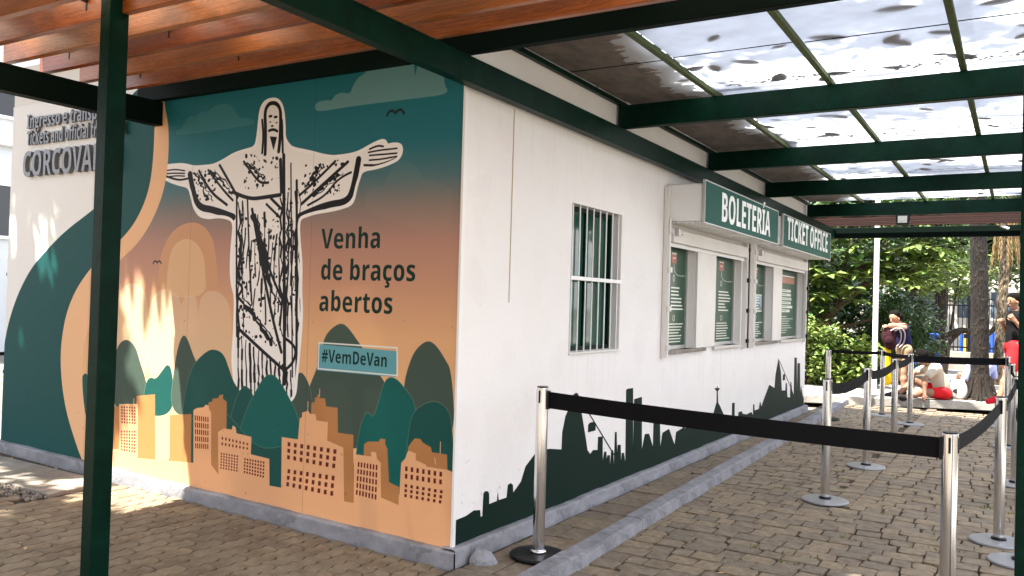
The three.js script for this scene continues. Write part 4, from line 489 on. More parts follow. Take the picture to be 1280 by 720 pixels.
// loose painted rock at the foot of the corner
{ const g = new THREE.IcosahedronGeometry(0.08, 1), p = g.attributes.position; for (let i = 0; i < p.count; i++) { const k = 0.62 + big(p.getX(i) * 22 + 20, p.getY(i) * 22 + p.getZ(i) * 13 + 20) * 0.8; p.setXYZ(i, p.getX(i) * k * 1.15, p.getY(i) * k * 0.95, p.getZ(i) * k); } g.computeVertexNormals(); const m = new THREE.Mesh(muv(g), M.plinth); m.name = 'loose_rock'; m.position.set(0.15, 0.06, -0.12); m.castShadow = m.receiveShadow = true; scene.add(m); tag(m, 'grey painted rock at the foot of the building corner', 'rock'); }
{ // small dry leaf bits and crumbs on the paving
  const r = rng(640), it = []; for (let i = 0; i < 260; i++) { const left = r() < 0.45, x = left ? -4.6 + r() * 4.5 : 0.7 + r() * 2.6, z = left ? 0.12 + Math.pow(r(), 1.8) * 2.2 : -0.5 - r() * 8, k = 0.5 + r() * 1.6; it.push([V(x, (left ? gh(x, z) : 0.006) + 0.006, z), new THREE.Euler((r() - 0.5) * 0.3, r() * 6.3, (r() - 0.5) * 0.3), 0.08 + r() * r() * 0.4, lin(k, k * 0.9, k * 0.75)]); }
  const im = scatter('leaf_bits', leafGeo(0.13, 0.06, 0.25, 0.05), std({ color: lin(0.3, 0.22, 0.13), roughness: 1, side: THREE.DoubleSide }), it, scene); im.userData = { kind: 'stuff', label: 'small dry leaf bits strewn over the paving', category: 'leaf bits' };
}
// ---------- garden, trees and street behind the queue ----------
{
  const s = [[-14, -10.4], [-0.5, -11.33], [3.2, -12.85], [14, -17.2], [14, -60], [-14, -60]].map(([x, z]) => [x, -z]);
  const g = extr(s, 0.12, 0.01).rotateX(-Math.PI / 2); struct('garden_path', muv(g.translate(0, 0.0, 0)), M.path);
  struct('street', bx(-60, 60, 0.121, 0.126, -60, -26), std({ color: lin(0.3, 0.29, 0.28), map: rep(tConcrete, 0.3), roughness: 1 }));
  const bed = (pts) => struct('planting_bed', muv(extr(pts.map(([x, z]) => [x, -z]), 0.03, 0.008).rotateX(-Math.PI / 2).translate(0, 0.121, 0)), M.soil);
  bed([[-14, -13.2], [-1.2, -13.2], [0.2, -14.6], [1.4, -17.6], [1.0, -21], [-14, -21]]); bed([[1.7, -12.55], [2.6, -12.85], [3.6, -13.4], [3.4, -14], [1.8, -13.5]]); bed([[7, 4], [14, 4], [14, -14], [7, -11]]); struct('bounce_path', bx(4.36, 6.98, -0.08, 0.0, -12.2, 6), M.path);  // pale path by the canopy: added out of view, bounces sun onto the side wall
}
const leafy = (r, g, b) => phy({ color: lin(r, g, b), roughness: 0.5, transmission: 0.32, thickness: 0, side: THREE.DoubleSide, specularIntensity: 0.9 });
const LM = { deep: leafy(0.05, 0.115, 0.022), mid: leafy(0.065, 0.135, 0.024), bright: leafy(0.14, 0.215, 0.038), olive: leafy(0.12, 0.155, 0.04) };
const LG = { broad: leafGeo(0.2, 0.075, 0.22, 0.18), small: leafGeo(0.1, 0.05, 0.25, 0.15), large: leafGeo(0.3, 0.1, 0.22, 0.2), far: leafGeo(0.26, 0.15, 0.2, 0.1) };
// leaves in clumps at sprigs; keep(x, y, z) decides where the crown is open
function crown(parent, n, per, geo, mat, at, r, keep = () => true, rosette = 0) {
  const it = [];
  for (let i = 0; i < n; i++) {
    const p = at(r); if (!p || !keep(p.x, p.y, p.z)) continue;
    const tilt = new THREE.Euler(r() * 0.6, r() * 6.3, r() * 0.6), spread = rosette ? 0.02 : 0.13, t = 0.7 + r() * 0.6;
    for (let k = 0; k < per; k++) { const a = (k / per) * 6.28 + r() * 0.5, e = new THREE.Euler(rosette ? -0.1 - r() * 0.7 + 0.5 : (r() - 0.5) * 1.6, a + tilt.y, (r() - 0.5) * 0.9, 'YXZ'), c = t * (0.7 + r() * 0.6); it.push([V(p.x + (r() - 0.5) * spread * 2, p.y + (r() - 0.5) * spread * 1.6, p.z + (r() - 0.5) * spread * 2), e, 0.65 + r() * 0.7, lin(c * (0.85 + r() * 0.4), c, c * (0.7 + r() * 0.5))]); }
  }
  const im = scatter('crown', geo, mat, it, parent); im.userData.kind = 'stuff'; return im;
}
const inBall = (cx, cy, cz, rx, ry, rz) => (r) => { for (;;) { const a = r() * 2 - 1, b = r() * 2 - 1, c = r() * 2 - 1, d = a * a + b * b + c * c; if (d < 1 && d > 0.12) { const k = 1 + (big(a * 3 + 30, b * 3 + c * 2 + 30) - 0.5) * 0.7; return V(cx + a * rx * k, cy + b * ry * k, cz + c * rz * k); } } };
const barkPale = bark(0.30, 0.24, 0.17), barkDark = bark(0.10, 0.075, 0.055), barkGrey = bark(0.32, 0.28, 0.23, 2, 3);
{ // spreading tree with leaning limbs and rosettes of long leaves
  const r = rng(201), T = thing('spreading_tree', 'spreading tree with leaning pale limbs and long leaf rosettes by the white pole', 'tree');
  part('trunk', tube([V(-1.35, 0.1, -15.3), V(-1.1, 0.9, -15.2), V(-0.77, 1.42, -15.05), V(-0.49, 1.72, -15), V(0.17, 2.27, -15), V(0.5, 2.36, -15), V(0.93, 2.48, -15.1), V(1.5, 2.95, -15.3)], [0.13, 0.1, 0.085, 0.08, 0.075, 0.065, 0.05, 0.03]), barkPale, T);
  for (const b of [[V(-0.55, 1.66, -15), V(-0.4, 2.3, -14.9), V(-0.28, 2.9, -14.8), V(0.05, 3.6, -14.8)], [V(0.17, 2.27, -15), V(0.42, 2.8, -15.1), V(0.4, 3.5, -15.2)], [V(-0.4, 2.3, -14.9), V(0.1, 2.62, -14.6), V(0.5, 3.2, -14.4)], [V(-1.1, 0.9, -15.2), V(-1.5, 1.9, -14.9), V(-1.7, 3, -14.6)], [V(0.6, 2.38, -15), V(1.0, 2.1, -14.9), V(1.5, 2.2, -15)], [V(-0.77, 1.42, -15.05), V(-0.4, 1.3, -14.8), V(0.3, 1.5, -14.7)]]) part('limb', tube(b, [0.06, 0.045, 0.03, 0.02]), barkPale, T);
  crown(T, 900, 8, LG.broad, LM.mid, (q) => (q() < 0.62 ? inBall(-0.1, 3.35, -15, 2.5, 0.95, 1.6)(q) : inBall(-1.3, 2.1, -14.8, 0.95, 0.8, 1.2)(q)), r, (x, y, z) => big(x * 1.8 + 20, y * 1.8 + z + 40) > 0.36 && z < -14.0, 1);
  crown(T, 130, 9, LG.large, LM.bright, (q) => (q() < 0.5 ? inBall(-0.6, 2.7, -14.2, 1.2, 1.1, 0.5)(q) : inBall(1.1, 2.6, -14.6, 1.0, 0.6, 0.6)(q)), r, (x, y, z) => z < -13.9, 1);
}
function shrub(label, cx, cz, rx, h, rz, n, geo, mat, seed, y0 = 0.12, lift = 0) {
  const r = rng(seed), T = thing('shrub', label, 'shrub');
  for (let i = 0; i < 5; i++) { const a = r() * 6.28, k = 0.6; part('stem', tube([V(cx + (r() - 0.5) * 0.2, y0, cz), V(cx + Math.cos(a) * rx * 0.3, y0 + lift + h * 0.4, cz + Math.sin(a) * rz * 0.3), V(cx + Math.cos(a) * rx * k, y0 + lift + h * 0.8, cz + Math.sin(a) * rz * k)], [0.03, 0.02, 0.008], 6), barkDark, T); }
  crown(T, n, 7, geo, mat, inBall(cx, y0 + lift + h * 0.52, cz, rx, h * 0.52, rz), r, (x, y, z) => y > y0 + 0.02 && big(x * 3 + 11, y * 3 + z * 2 + 60) > 0.33); return T;
}
shrub('sunlit yellow green shrub beside the ticket building corner', -0.75, -13.7, 0.7, 1.25, 0.5, 420, LG.small, LM.bright, 301);
shrub('low bright shrub with long leaves in front of the spreading tree', -0.1, -13.9, 0.55, 0.95, 0.45, 200, LG.broad, LM.bright, 302);
shrub('dark small leaved bush behind the person with the backpack', 0.62, -15.6, 0.8, 2.0, 0.7, 700, LG.small, LM.deep, 303);
shrub('dense dark bush under the limbs of the spreading tree', -0.6, -16.6, 1.7, 2.1, 0.7, 700, LG.broad, LM.deep, 304);
shrub('yellow green shrub growing before the iron fence', 1.25, -19.6, 1.1, 1.5, 0.7, 520, LG.small, LM.bright, 305, 0.12, 1.9);
shrub('low dark bush at the foot of the iron fence', 0.0, -19.0, 0.8, 1.3, 0.6, 380, LG.small, LM.olive, 306);
shrub('round bush in the bed beyond the outer lane', 8.2, -4.2, 1.1, 1.7, 1.2, 420, LG.broad, LM.mid, 307, -0.05);
shrub('tall bush in the bed beside the canopy posts', 8.6, -7.6, 1.2, 2.6, 1.4, 560, LG.broad, LM.deep, 308, -0.05);
shrub('leafy bush in the bed past the last canopy post', 7.9, -10.6, 1.1, 2.2, 1.1, 420, LG.small, LM.mid, 309, -0.05);
function backTree(label, cx, cz, h, rx, ry, rz, n, mat, seed) {
  const r = rng(seed), T = thing('garden_tree', label, 'tree', [0, 0, 0], 'trees beyond the garden fence');
  part('trunk', tube([V(cx, 0.1, cz), V(cx + 0.2, h * 0.5, cz), V(cx + (r() - 0.5), h, cz)], [0.24, 0.18, 0.08]), barkDark, T);
  for (let i = 0; i < 4; i++) { const a = r() * 6.28; part('limb', tube([V(cx + 0.1, h * (0.4 + r() * 0.2), cz), V(cx + Math.cos(a) * rx * 0.35, h * 0.8, cz + Math.sin(a) * rz * 0.3), V(cx + Math.cos(a) * rx * 0.7, h * 1.05, cz + Math.sin(a) * rz * 0.6)], [0.1, 0.06, 0.02], 6), barkDark, T); }
  crown(T, n, 7, LG.far, mat, inBall(cx, h, cz, rx, ry, rz), r, (x, y, z) => big(x * 0.9 + 40, y * 0.9 + z + 20) > 0.34);
}
backTree('dark broad tree beyond the fence behind the spreading tree', -2.4, -22.5, 3.9, 2.6, 2.6, 1.6, 1300, LM.deep, 401);
backTree('deep green tree beyond the fence behind the white pole', 0.6, -24.5, 4.6, 2.6, 2.2, 1.6, 1300, LM.deep, 402);
backTree('pale green tree over the street behind the iron fence', 3.4, -27, 5.0, 2.8, 2.1, 1.8, 1100, LM.mid, 403);
backTree('tall dark tree over the street behind the palm', 4.6, -31, 5.6, 3.6, 3.0, 2, 1300, LM.deep, 404);
backTree('shaded tree far across the street', -1.0, -36, 5.4, 6.5, 3.6, 2.5, 1700, LM.deep, 405);
backTree('wide olive tree far down the street', -8.5, -30, 5, 5, 4, 3, 1200, LM.olive, 406);
{ // ringed trunk with flared foot; its crown's shade is put into the bark colour
  const T = thing('palm_tree', 'tall palm with rough trunk darkened for shade and flared root foot behind the belt', 'tree', [2.25, 0.12, -12.95]), r = rng(55), pts = [];
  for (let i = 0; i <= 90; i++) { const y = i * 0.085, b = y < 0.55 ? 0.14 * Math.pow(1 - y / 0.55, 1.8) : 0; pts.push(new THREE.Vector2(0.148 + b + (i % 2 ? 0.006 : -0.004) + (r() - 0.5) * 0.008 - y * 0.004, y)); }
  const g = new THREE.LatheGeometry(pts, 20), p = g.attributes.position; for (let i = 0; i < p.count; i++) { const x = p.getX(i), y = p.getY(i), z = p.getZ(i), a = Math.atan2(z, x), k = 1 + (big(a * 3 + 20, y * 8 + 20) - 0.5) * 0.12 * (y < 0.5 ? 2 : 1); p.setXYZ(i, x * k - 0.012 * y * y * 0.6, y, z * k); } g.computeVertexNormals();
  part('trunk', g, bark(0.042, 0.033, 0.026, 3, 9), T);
  for (let i = 0; i < 26; i++) { const a = r() * 6.28, L = 0.22 + r() * 0.14; part('root', tube([V(Math.cos(a) * 0.17, 0.3 + r() * 0.14, Math.sin(a) * 0.17), V(Math.cos(a) * 0.26, 0.14, Math.sin(a) * 0.26), V(Math.cos(a) * (0.1 + L), -0.01, Math.sin(a) * (0.1 + L))], [0.014, 0.017, 0.012], 5), barkDark, T); }
  frond(T, V(-0.42, 7.65, 0), 16, 2.4, LM.mid, r, 0.2);
}
function frond(T, top, n, L, mat, r, droop, name = 'frond') {
  for (let i = 0; i < n; i++) {
    const a = (i / n) * 6.28 + r() * 0.3, up = 0.7 * (1 - droop) - r() * 0.5, pts = []; for (let k = 0; k <= 5; k++) { const t = k / 5; pts.push(V(top.x + Math.cos(a) * L * t * (droop > 1 ? 0.28 : 0.9), top.y + L * (up * t - (0.55 + droop * 0.4) * t * t), top.z + Math.sin(a) * L * t * (droop > 1 ? 0.28 : 0.9))); }
    const cv = new THREE.CatmullRomCurve3(pts), parts = [clean(tube(pts, [0.018, 0.004], 4))];
    for (let k = 2; k < 22; k++) for (const s of [-1, 1]) { const t = k / 22, c = cv.getPoint(t), d = cv.getTangent(t), side = V(0, 1, 0).cross(d).normalize().multiplyScalar(s), len = L * 0.24 * Math.sin(Math.PI * (0.15 + 0.8 * t)), e = c.clone().addScaledVector(side, len * (droop > 1 ? 0.35 : 0.8)).addScaledVector(d, len * 0.5); e.y -= len * (0.35 + droop * 0.3); const w = d.clone().multiplyScalar(0.016), q = new THREE.BufferGeometry(); q.setAttribute('position', new THREE.Float32BufferAttribute([...c.clone().sub(w).toArray(), ...c.clone().add(w).toArray(), ...e.toArray()], 3)); q.computeVertexNormals(); parts.push(clean(q)); }
    part(name, mergeGeometries(parts), mat, T);
  }
}
{ // pale palm with a skirt of dead fronds
  const T = thing('palm_tree', 'short palm with pale spotted trunk and skirt of dead straw fronds', 'tree', [2.56, 0.12, -17]), r = rng(56), pts = [];
  for (let i = 0; i <= 50; i++) { const y = i * 0.085; pts.push(new THREE.Vector2(0.1 + (i % 3 === 0 ? 0.006 : 0) + (y < 0.3 ? (0.3 - y) * 0.12 : 0), y)); }
  const g = new THREE.LatheGeometry(pts, 18), p = g.attributes.position; for (let i = 0; i < p.count; i++) { const y = p.getY(i); p.setX(i, p.getX(i) - 0.14 * Math.pow(1 - y / 4.3, 2)); } g.computeVertexNormals(); part('trunk', g, bark(0.42, 0.37, 0.29, 2, 5), T);
  const straw = std({ color: lin(0.3, 0.2, 0.09), roughness: 1, side: THREE.DoubleSide }); frond(T, V(0, 4.2, 0), 22, 1.1, straw, r, 1.3, 'dead_frond'); frond(T, V(0, 4.3, 0), 14, 1.9, LM.mid, r, 0.25);
}
{ // white pole in the sun
  const T = thing('white_pole', 'tall plain white metal pole standing in the sunny garden', 'pole', [0.443, 0.12, -13.6]);
  part('shaft', cyl(0.049, 0.049, 6.2, 20, 0, 0.012, 0), std({ color: lin(0.82, 0.82, 0.8), roughness: 0.45 }), T); part('foot_plate', bx(-0.11, 0.11, 0, 0.012, -0.11, 0.11, 0.003), M.steelPlate, T); part('cap', new THREE.SphereGeometry(0.046, 14, 8, 0, 6.3, 0, 1.57).translate(0, 6.212, 0), M.steelPlate, T);
}
{ // iron fence on a low wall, street things behind
  const T = thing('iron_fence', 'black iron bar fence on a low grey wall along the street', 'fence');
  part('low_wall', bx(-6, 8, 0.1, 0.62, -22.12, -21.92, 0.02), M.slab, T);
  part('rail', bx(-6, 8, 0.72, 0.76, -22.04, -22), M.black, T); part('rail', bx(-6, 8, 1.86, 1.9, -22.04, -22), M.black, T);
  for (let i = 0; i < 66; i++) { const x = -0.6 + i * 0.105; part('bar', [bx(x - 0.011, x + 0.011, 0.62, 2.06, -22.031, -22.009), new THREE.ConeGeometry(0.016, 0.07, 6).translate(x, 2.09, -22.02)], M.black, T); }
  for (const x of [-0.65, 1.66, 3.97, 6.3]) part('fence_post', bx(x - 0.035, x + 0.035, 0.62, 2.14, -22.055, -21.985), M.black, T);
  const Lm = thing('fallen_limb', 'dark arched bare limb leaning before the iron fence', 'branch'); part('limb', tube([V(0.75, 0.2, -20.6), V(1.0, 0.85, -20.6), V(1.55, 1.22, -20.7), V(2.1, 1.12, -20.8), V(2.4, 1.6, -20.8), V(2.3, 2.0, -20.8)], [0.1, 0.1, 0.085, 0.07, 0.06, 0.04]), barkDark, Lm); part('side_shoot', tube([V(1.55, 1.22, -20.7), V(1.3, 0.9, -20.6), V(1.15, 0.5, -20.5)], [0.06, 0.05, 0.04]), barkDark, Lm);
  const blue = std({ color: lin(0.02, 0.09, 0.45), roughness: 0.6 });
  const tarp = (x, z, w, h, d, label) => { const g = new THREE.BoxGeometry(w, h, d, 8, 6, 6), p = g.attributes.position; for (let i = 0; i < p.count; i++) { const k = (big(p.getX(i) * 4 + x + 30, p.getZ(i) * 4 + p.getY(i) * 3 + 30) - 0.5) * 0.16; p.setXYZ(i, p.getX(i) * (1 + k), p.getY(i) + k * 0.8, p.getZ(i) * (1 + k)); } g.computeVertexNormals(); const m = new THREE.Mesh(muv(g), blue); m.name = numbered('tarp_bundle'); m.position.set(x, 0.13 + h / 2, z); m.castShadow = true; scene.add(m); tag(m, label, 'tarp'); };
  tarp(0.78, -20.9, 0.7, 0.95, 0.5, 'blue tarp covered bundle left of the arched limb'); tarp(1.95, -23.2, 1.1, 1.05, 0.6, 'long blue tarp bundle behind the iron fence');
  for (const [x, l] of [[1.55, 'yellow road post behind the fence beside the long blue tarp'], [2.02, 'yellow road post behind the fence near the dark palm trunk']]) { const P = thing('road_post', l, 'post', [x, 0.126, -22.7]); part('shaft', cyl(0.045, 0.045, 1.15, 12, 0, 0, 0), std({ color: lin(0.7, 0.42, 0.04), roughness: 0.5 }), P); part('band', cyl(0.047, 0.047, 0.12, 12, 0, 0.85, 0), M.black, P); part('foot', cyl(0.09, 0.07, 0.05, 12, 0, 0, 0), M.black, P); }
  // long pale building across the street
  const B = thing('street_building', 'long white building with grey blue windows across the street', 'building');
  part('wall', bx(-16, 18, 0.1, 4.2, -46, -40), M.wall, B); part('cornice', bx(-16.1, 18.1, 4.2, 4.4, -46.1, -39.85), M.white, B);
  for (let i = 0; i < 24; i++) { const x = -14.5 + i * 1.35; const w = part('window', bx(x, x + 0.85, 1.5, 2.7, -40.03, -39.99), std({ color: lin(0.09, 0.12, 0.16), roughness: 0.15 }), B); part('sill', bx(x - 0.06, x + 0.91, 1.42, 1.499, -40.02, -39.9), M.white, w); }
}
{ // neighbour building and railing past the end of the mural
  const B = thing('neighbour_building', 'pale blue white neighbour building past the lettered wall end', 'building', [-19, 0, 0]);
  part('wall', bx(-8, 0, 0, 11, -26, 1.5), std({ color: lin(0.62, 0.68, 0.74), map: rep(tPlaster, 0.2), roughness: 0.8 }), B);
  for (let k = 0; k < 3; k++) for (let i = 0; i < 8; i++) { const z = -25 + i * 3.2, y = 2.9 + k * 3.0; const w = part('window', bx(0.004, 0.03, y, y + 1.25, z, z + 2.1), std({ color: lin(0.015, 0.02, 0.025), roughness: 0.08 }), B); part('frame', [bx(0.004, 0.06, y - 0.08, y, z - 0.05, z + 2.15), bx(0.004, 0.06, y + 1.25, y + 1.32, z - 0.05, z + 2.15), bx(0.004, 0.05, y, y + 1.25, z + 1.03, z + 1.07)], M.whiteGloss, w); }
  for (let k = 0; k < 3; k++) part('ledge', bx(0.004, 0.16, 5.15 + k * 3, 5.3 + k * 3, -26, 1.5), M.whiteGloss, B);
  const F = thing('green_railing', 'dark green railing standing before the neighbour building', 'railing', [-11.5, 0.1, 0]);
  for (let i = 0; i < 40; i++) part('bar', bx(-0.012, 0.012, 0.1, 1.75, -10 + i * 0.16, -9.975 + i * 0.16), M.green, F); part('rail', bx(-0.02, 0.02, 1.7, 1.75, -10.05, -3.6), M.green, F); part('rail', bx(-0.02, 0.02, 0.1, 0.15, -10.05, -3.6), M.green, F);
}
// ---------- shade trees over the roofs ----------
// gaps in the crowns: where the sun comes down to the painted wall and the ground at its foot
const slope = [-0.2, 0.42];   // sun's horizontal step for each metre up
const wallGaps = [[-3.02, -2.0, -1.2, 1.6], [-4.8, -4.52, 0.2, 2.55], [-4.42, -4.28, 1.5, 2.5], [-4.08, -4.02, 1.9, 2.3], [-3.42, -3.22, -0.2, 0.6]], floorGaps = [[-3.3, -2.55, 0.95, 1.3], [-4.6, -3.7, 0.3, 0.5], [-5.4, -4.6, 0.6, 1.0]];
function open(x, y, z) {
  const k = z / slope[1], hx = x - slope[0] * k, hy = y - k;      // where a sun ray through this point meets the mural wall
  for (const [a, b, c, d] of wallGaps) { const w = (big(hy * 1.2 + 33, hx * 2 + 70) - 0.5) * 0.16 + (hy - c) * 0.2 - 0.3; const lean = (d - hy) * 0.19, m = a < -4 || d < 1 ? 0.19 : 0.34; if (hx - lean > a - m && hx - lean < b - (d - c) * 0.19 + m + w * 0.0 && hy > c - m && hy < d + m) return true; }
  const gx = x - slope[0] * (y - 0.1), gz = z - slope[1] * (y - 0.1);
  for (const [a, b, c, d] of floorGaps) if (gx > a - 0.08 && gx < b + 0.08 && gz > c - 0.06 && gz < d + 0.06) return true;
  const rx = x - slope[0] * (y - 3.28), rz = z - slope[1] * (y - 3.28);    // where it meets the roof
  if (rz < 0.02 && rx > -0.3) return big(rx * 0.85 + 12, rz * 0.95 + 35) > 0.43;
  if (rz > 0.05 && rx > -2.9) return big(rx * 0.85 + 50, rz * 0.85 + 15) > 0.5;
  return big(rx * 1.2 + 30, rz * 1.2 + 45) > 0.72;
}
function shadeTree(label, base, top, fork, boxes, n, seed) {
  const r = rng(seed), T = thing('shade_tree', label, 'tree');
  part('trunk', tube([V(...base), V(lerp(base[0], top[0], 0.5) + 0.1, lerp(base[1], top[1], 0.5), lerp(base[2], top[2], 0.5)), V(...top)], [0.34, 0.26, 0.2], 12), barkGrey, T);
  for (const f of fork) part('limb', tube([V(...top), V(lerp(top[0], f[0], 0.5), lerp(top[1], f[1], 0.7), lerp(top[2], f[2], 0.5)), V(...f)], [0.16, 0.1, 0.03]), barkGrey, T);
  crown(T, n, 7, LG.broad, LM.deep, (q) => { const b = boxes[Math.floor(q() * boxes.length)]; return V(lerp(b[0], b[1], q()), lerp(b[2], b[3], Math.sqrt(q())), lerp(b[4], b[5], q())); }, r, (x, y, z) => !open(x, y, z));
}
shadeTree('shade tree over the plaza pergola with a broad high crown', [-8.2, 0, 5.2], [-7.2, 4.2, 4.6], [[-5, 6.4, 2], [-2, 6.8, 3.2], [-3.6, 6.6, 5], [-7.5, 6.8, 1.2], [0.2, 6.9, 3.0]], [[-8, 1.2, 5.8, 7.6, 0.6, 4.6]], 7600, 501);
shadeTree('shade tree over the queue canopy with open patchy crown', [7.4, 0, -3.4], [5.2, 7.6, -2.2], [[2.6, 10.8, 2.4], [0.4, 11, -0.6], [2.2, 10.6, -4], [-1.6, 11, 1.2], [1.2, 10.6, 4.6]], [[-3.6, 3.4, 9.8, 11.8, -6.0, 5.6]], 6200, 502);
// unseen trees added behind the plaza to keep sky light off the mural
function addedTree(label, x, z, seed) {
  const r = rng(seed), T = thing('added_tree', label, 'tree');
  part('trunk', tube([V(x, 0, z), V(x + 0.2, 2.2, z + 0.1), V(x, 5, z)], [0.28, 0.22, 0.12], 10), barkGrey, T);
  for (let i = 0; i < 5; i++) { const a = i * 1.26 + r(); part('limb', tube([V(x + 0.1, 2.2 + r(), z), V(x + Math.cos(a) * 1.2, 4, z + Math.sin(a) * 1.0), V(x + Math.cos(a) * 2.2, 5.6, z + Math.sin(a) * 1.6)], [0.1, 0.07, 0.03], 6), barkGrey, T); }
  crown(T, 2600, 7, LG.far, LM.deep, inBall(x, 4.6, z, 3.4, 3.4, 2.2), r);
}
addedTree('leafy tree added behind the plaza to dim the mural, beside the shade tree', -7.5, 12.5, 601); addedTree('leafy tree added behind the plaza to dim the mural, in line with it', -1.5, 13.5, 602); addedTree('leafy tree added behind the plaza to dim the mural, at the queue end', 4.5, 14.5, 603);
// ---------- people ----------
const seg = (a, b, ra, rb) => ({ a, b, ra, rb });
function field(list, k = 0.03) {
  const L = list.map((s) => s.c ? s : { ...s, d: [s.b[0] - s.a[0], s.b[1] - s.a[1], s.b[2] - s.a[2]] }).map((s) => s.c ? s : { ...s, n: Math.max(1e-9, s.d[0] ** 2 + s.d[1] ** 2 + s.d[2] ** 2) });
  return (x, y, z) => { let v = 9; for (const s of L) { let d; if (s.c) { const X = (x - s.c[0]) / s.r[0], Y = (y - s.c[1]) / s.r[1], Z = (z - s.c[2]) / s.r[2], l = Math.hypot(X, Y, Z); d = (l - 1) * Math.min(...s.r); } else { const px = x - s.a[0], py = y - s.a[1], pz = z - s.a[2], t = clamp((px * s.d[0] + py * s.d[1] + pz * s.d[2]) / s.n); d = Math.hypot(px - s.d[0] * t, py - s.d[1] * t, pz - s.d[2] * t) - lerp(s.ra, s.rb, t); } const kk = s.k ?? k, h = Math.max(kk - Math.abs(v - d), 0) / kk; v = Math.min(v, d) - h * h * kk * 0.25; } return v; };
}
function mesher(f, lo, hi, cell) { // surface nets
  const n = [0, 1, 2].map((i) => Math.ceil((hi[i] - lo[i]) / cell) + 1), N = n[0] * n[1] * n[2], val = new Float32Array(N), id = new Int32Array(N).fill(-1), pos = [], idx = [], at = (i, j, k) => i + n[0] * (j + n[1] * k);
  for (let k = 0; k < n[2]; k++) for (let j = 0; j < n[1]; j++) for (let i = 0; i < n[0]; i++) val[at(i, j, k)] = f(lo[0] + i * cell, lo[1] + j * cell, lo[2] + k * cell);
  const C = []; for (let c = 0; c < 8; c++) C.push([c & 1, (c >> 1) & 1, c >> 2]); const E = []; for (let a = 0; a < 8; a++) for (const b of [a | 1, a | 2, a | 4]) if (b !== a) E.push([a, b]);
  for (let k = 0; k < n[2] - 1; k++) for (let j = 0; j < n[1] - 1; j++) for (let i = 0; i < n[0] - 1; i++) {
    const v = C.map(([a, b, c]) => val[at(i + a, j + b, k + c)]); let x = 0, y = 0, z = 0, m = 0;
    for (const [a, b] of E) if ((v[a] < 0) !== (v[b] < 0)) { const t = v[a] / (v[a] - v[b]); x += lerp(C[a][0], C[b][0], t); y += lerp(C[a][1], C[b][1], t); z += lerp(C[a][2], C[b][2], t); m++; }
    if (m) { id[at(i, j, k)] = pos.length / 3; pos.push(lo[0] + (i + x / m) * cell, lo[1] + (j + y / m) * cell, lo[2] + (k + z / m) * cell); }
  }
  const quad = (a, b, c, d, flip) => { if (a < 0 || b < 0 || c < 0 || d < 0) return; flip ? idx.push(a, c, b, a, d, c) : idx.push(a, b, c, a, c, d); };
  for (let k = 1; k < n[2] - 1; k++) for (let j = 1; j < n[1] - 1; j++) for (let i = 1; i < n[0] - 1; i++) { const s = val[at(i, j, k)] < 0;
    if (s !== (val[at(i + 1, j, k)] < 0)) quad(id[at(i, j - 1, k - 1)], id[at(i, j, k - 1)], id[at(i, j, k)], id[at(i, j - 1, k)], !s);
    if (s !== (val[at(i, j + 1, k)] < 0)) quad(id[at(i - 1, j, k - 1)], id[at(i - 1, j, k)], id[at(i, j, k)], id[at(i, j, k - 1)], !s);
    if (s !== (val[at(i, j, k + 1)] < 0)) quad(id[at(i - 1, j - 1, k)], id[at(i, j - 1, k)], id[at(i, j, k)], id[at(i - 1, j, k)], !s); }
  const g = new THREE.BufferGeometry(); g.setAttribute('position', new THREE.Float32BufferAttribute(pos, 3)); g.setIndex(idx); g.computeVertexNormals(); return g;
}
function bounds(list, pad = 0.05) { const lo = [9, 9, 9], hi = [-9, -9, -9]; for (const s of list) for (const [p, r] of s.c ? [[s.c, Math.max(...s.r)]] : [[s.a, s.ra], [s.b, s.rb]]) for (let i = 0; i < 3; i++) { lo[i] = Math.min(lo[i], p[i] - r - pad); hi[i] = Math.max(hi[i], p[i] + r + pad); } return [lo, hi]; }
const flesh = (list, cell, k) => { const [lo, hi] = bounds(list); return mesher(field(list, k), lo, hi, cell); };
const mid = (a, b, t) => [0, 1, 2].map((i) => lerp(a[i], b[i], t));
// head turned to look along the local direction f (unit, horizontal or tilted)
function headParts(c, f, s = 1) {
  const F = V(...f).normalize(), U = V(0, 1, 0).addScaledVector(F, -F.y).normalize(), W = F.clone().cross(U), P = (a, b, d) => [c[0] + (F.x * a + U.x * b + W.x * d) * s, c[1] + (F.y * a + U.y * b + W.y * d) * s, c[2] + (F.z * a + U.z * b + W.z * d) * s], S = (a, b, ra, rb, k = 0.02) => ({ ...seg(a, b, ra * s, rb * s), k });
  return { skin: [S(P(0.0, 0.03, 0), P(0.015, 0.035, 0), 0.088, 0.085), S(P(0.03, -0.02, 0), P(0.045, -0.085, 0), 0.062, 0.034, 0.04), S(P(0.094, 0.012, 0), P(0.112, -0.026, 0), 0.009, 0.014, 0.012), S(P(0.09, -0.052, 0.018), P(0.09, -0.052, -0.018), 0.008, 0.008, 0.01), S(P(0.0, -0.005, 0.086), P(-0.005, -0.035, 0.086), 0.016, 0.011, 0.01), S(P(0.0, -0.005, -0.086), P(-0.005, -0.035, -0.086), 0.016, 0.011, 0.01)],
    eyes: [P(0.087, 0.012, 0.032), P(0.087, 0.012, -0.032)], brow: [P(0.092, 0.033, 0.034), P(0.092, 0.033, -0.034)], P, hair: [S(P(-0.015, 0.055, 0), P(-0.02, 0.05, 0), 0.092, 0.094), S(P(-0.05, 0, 0), P(-0.06, -0.03, 0), 0.074, 0.055, 0.04)] };
}
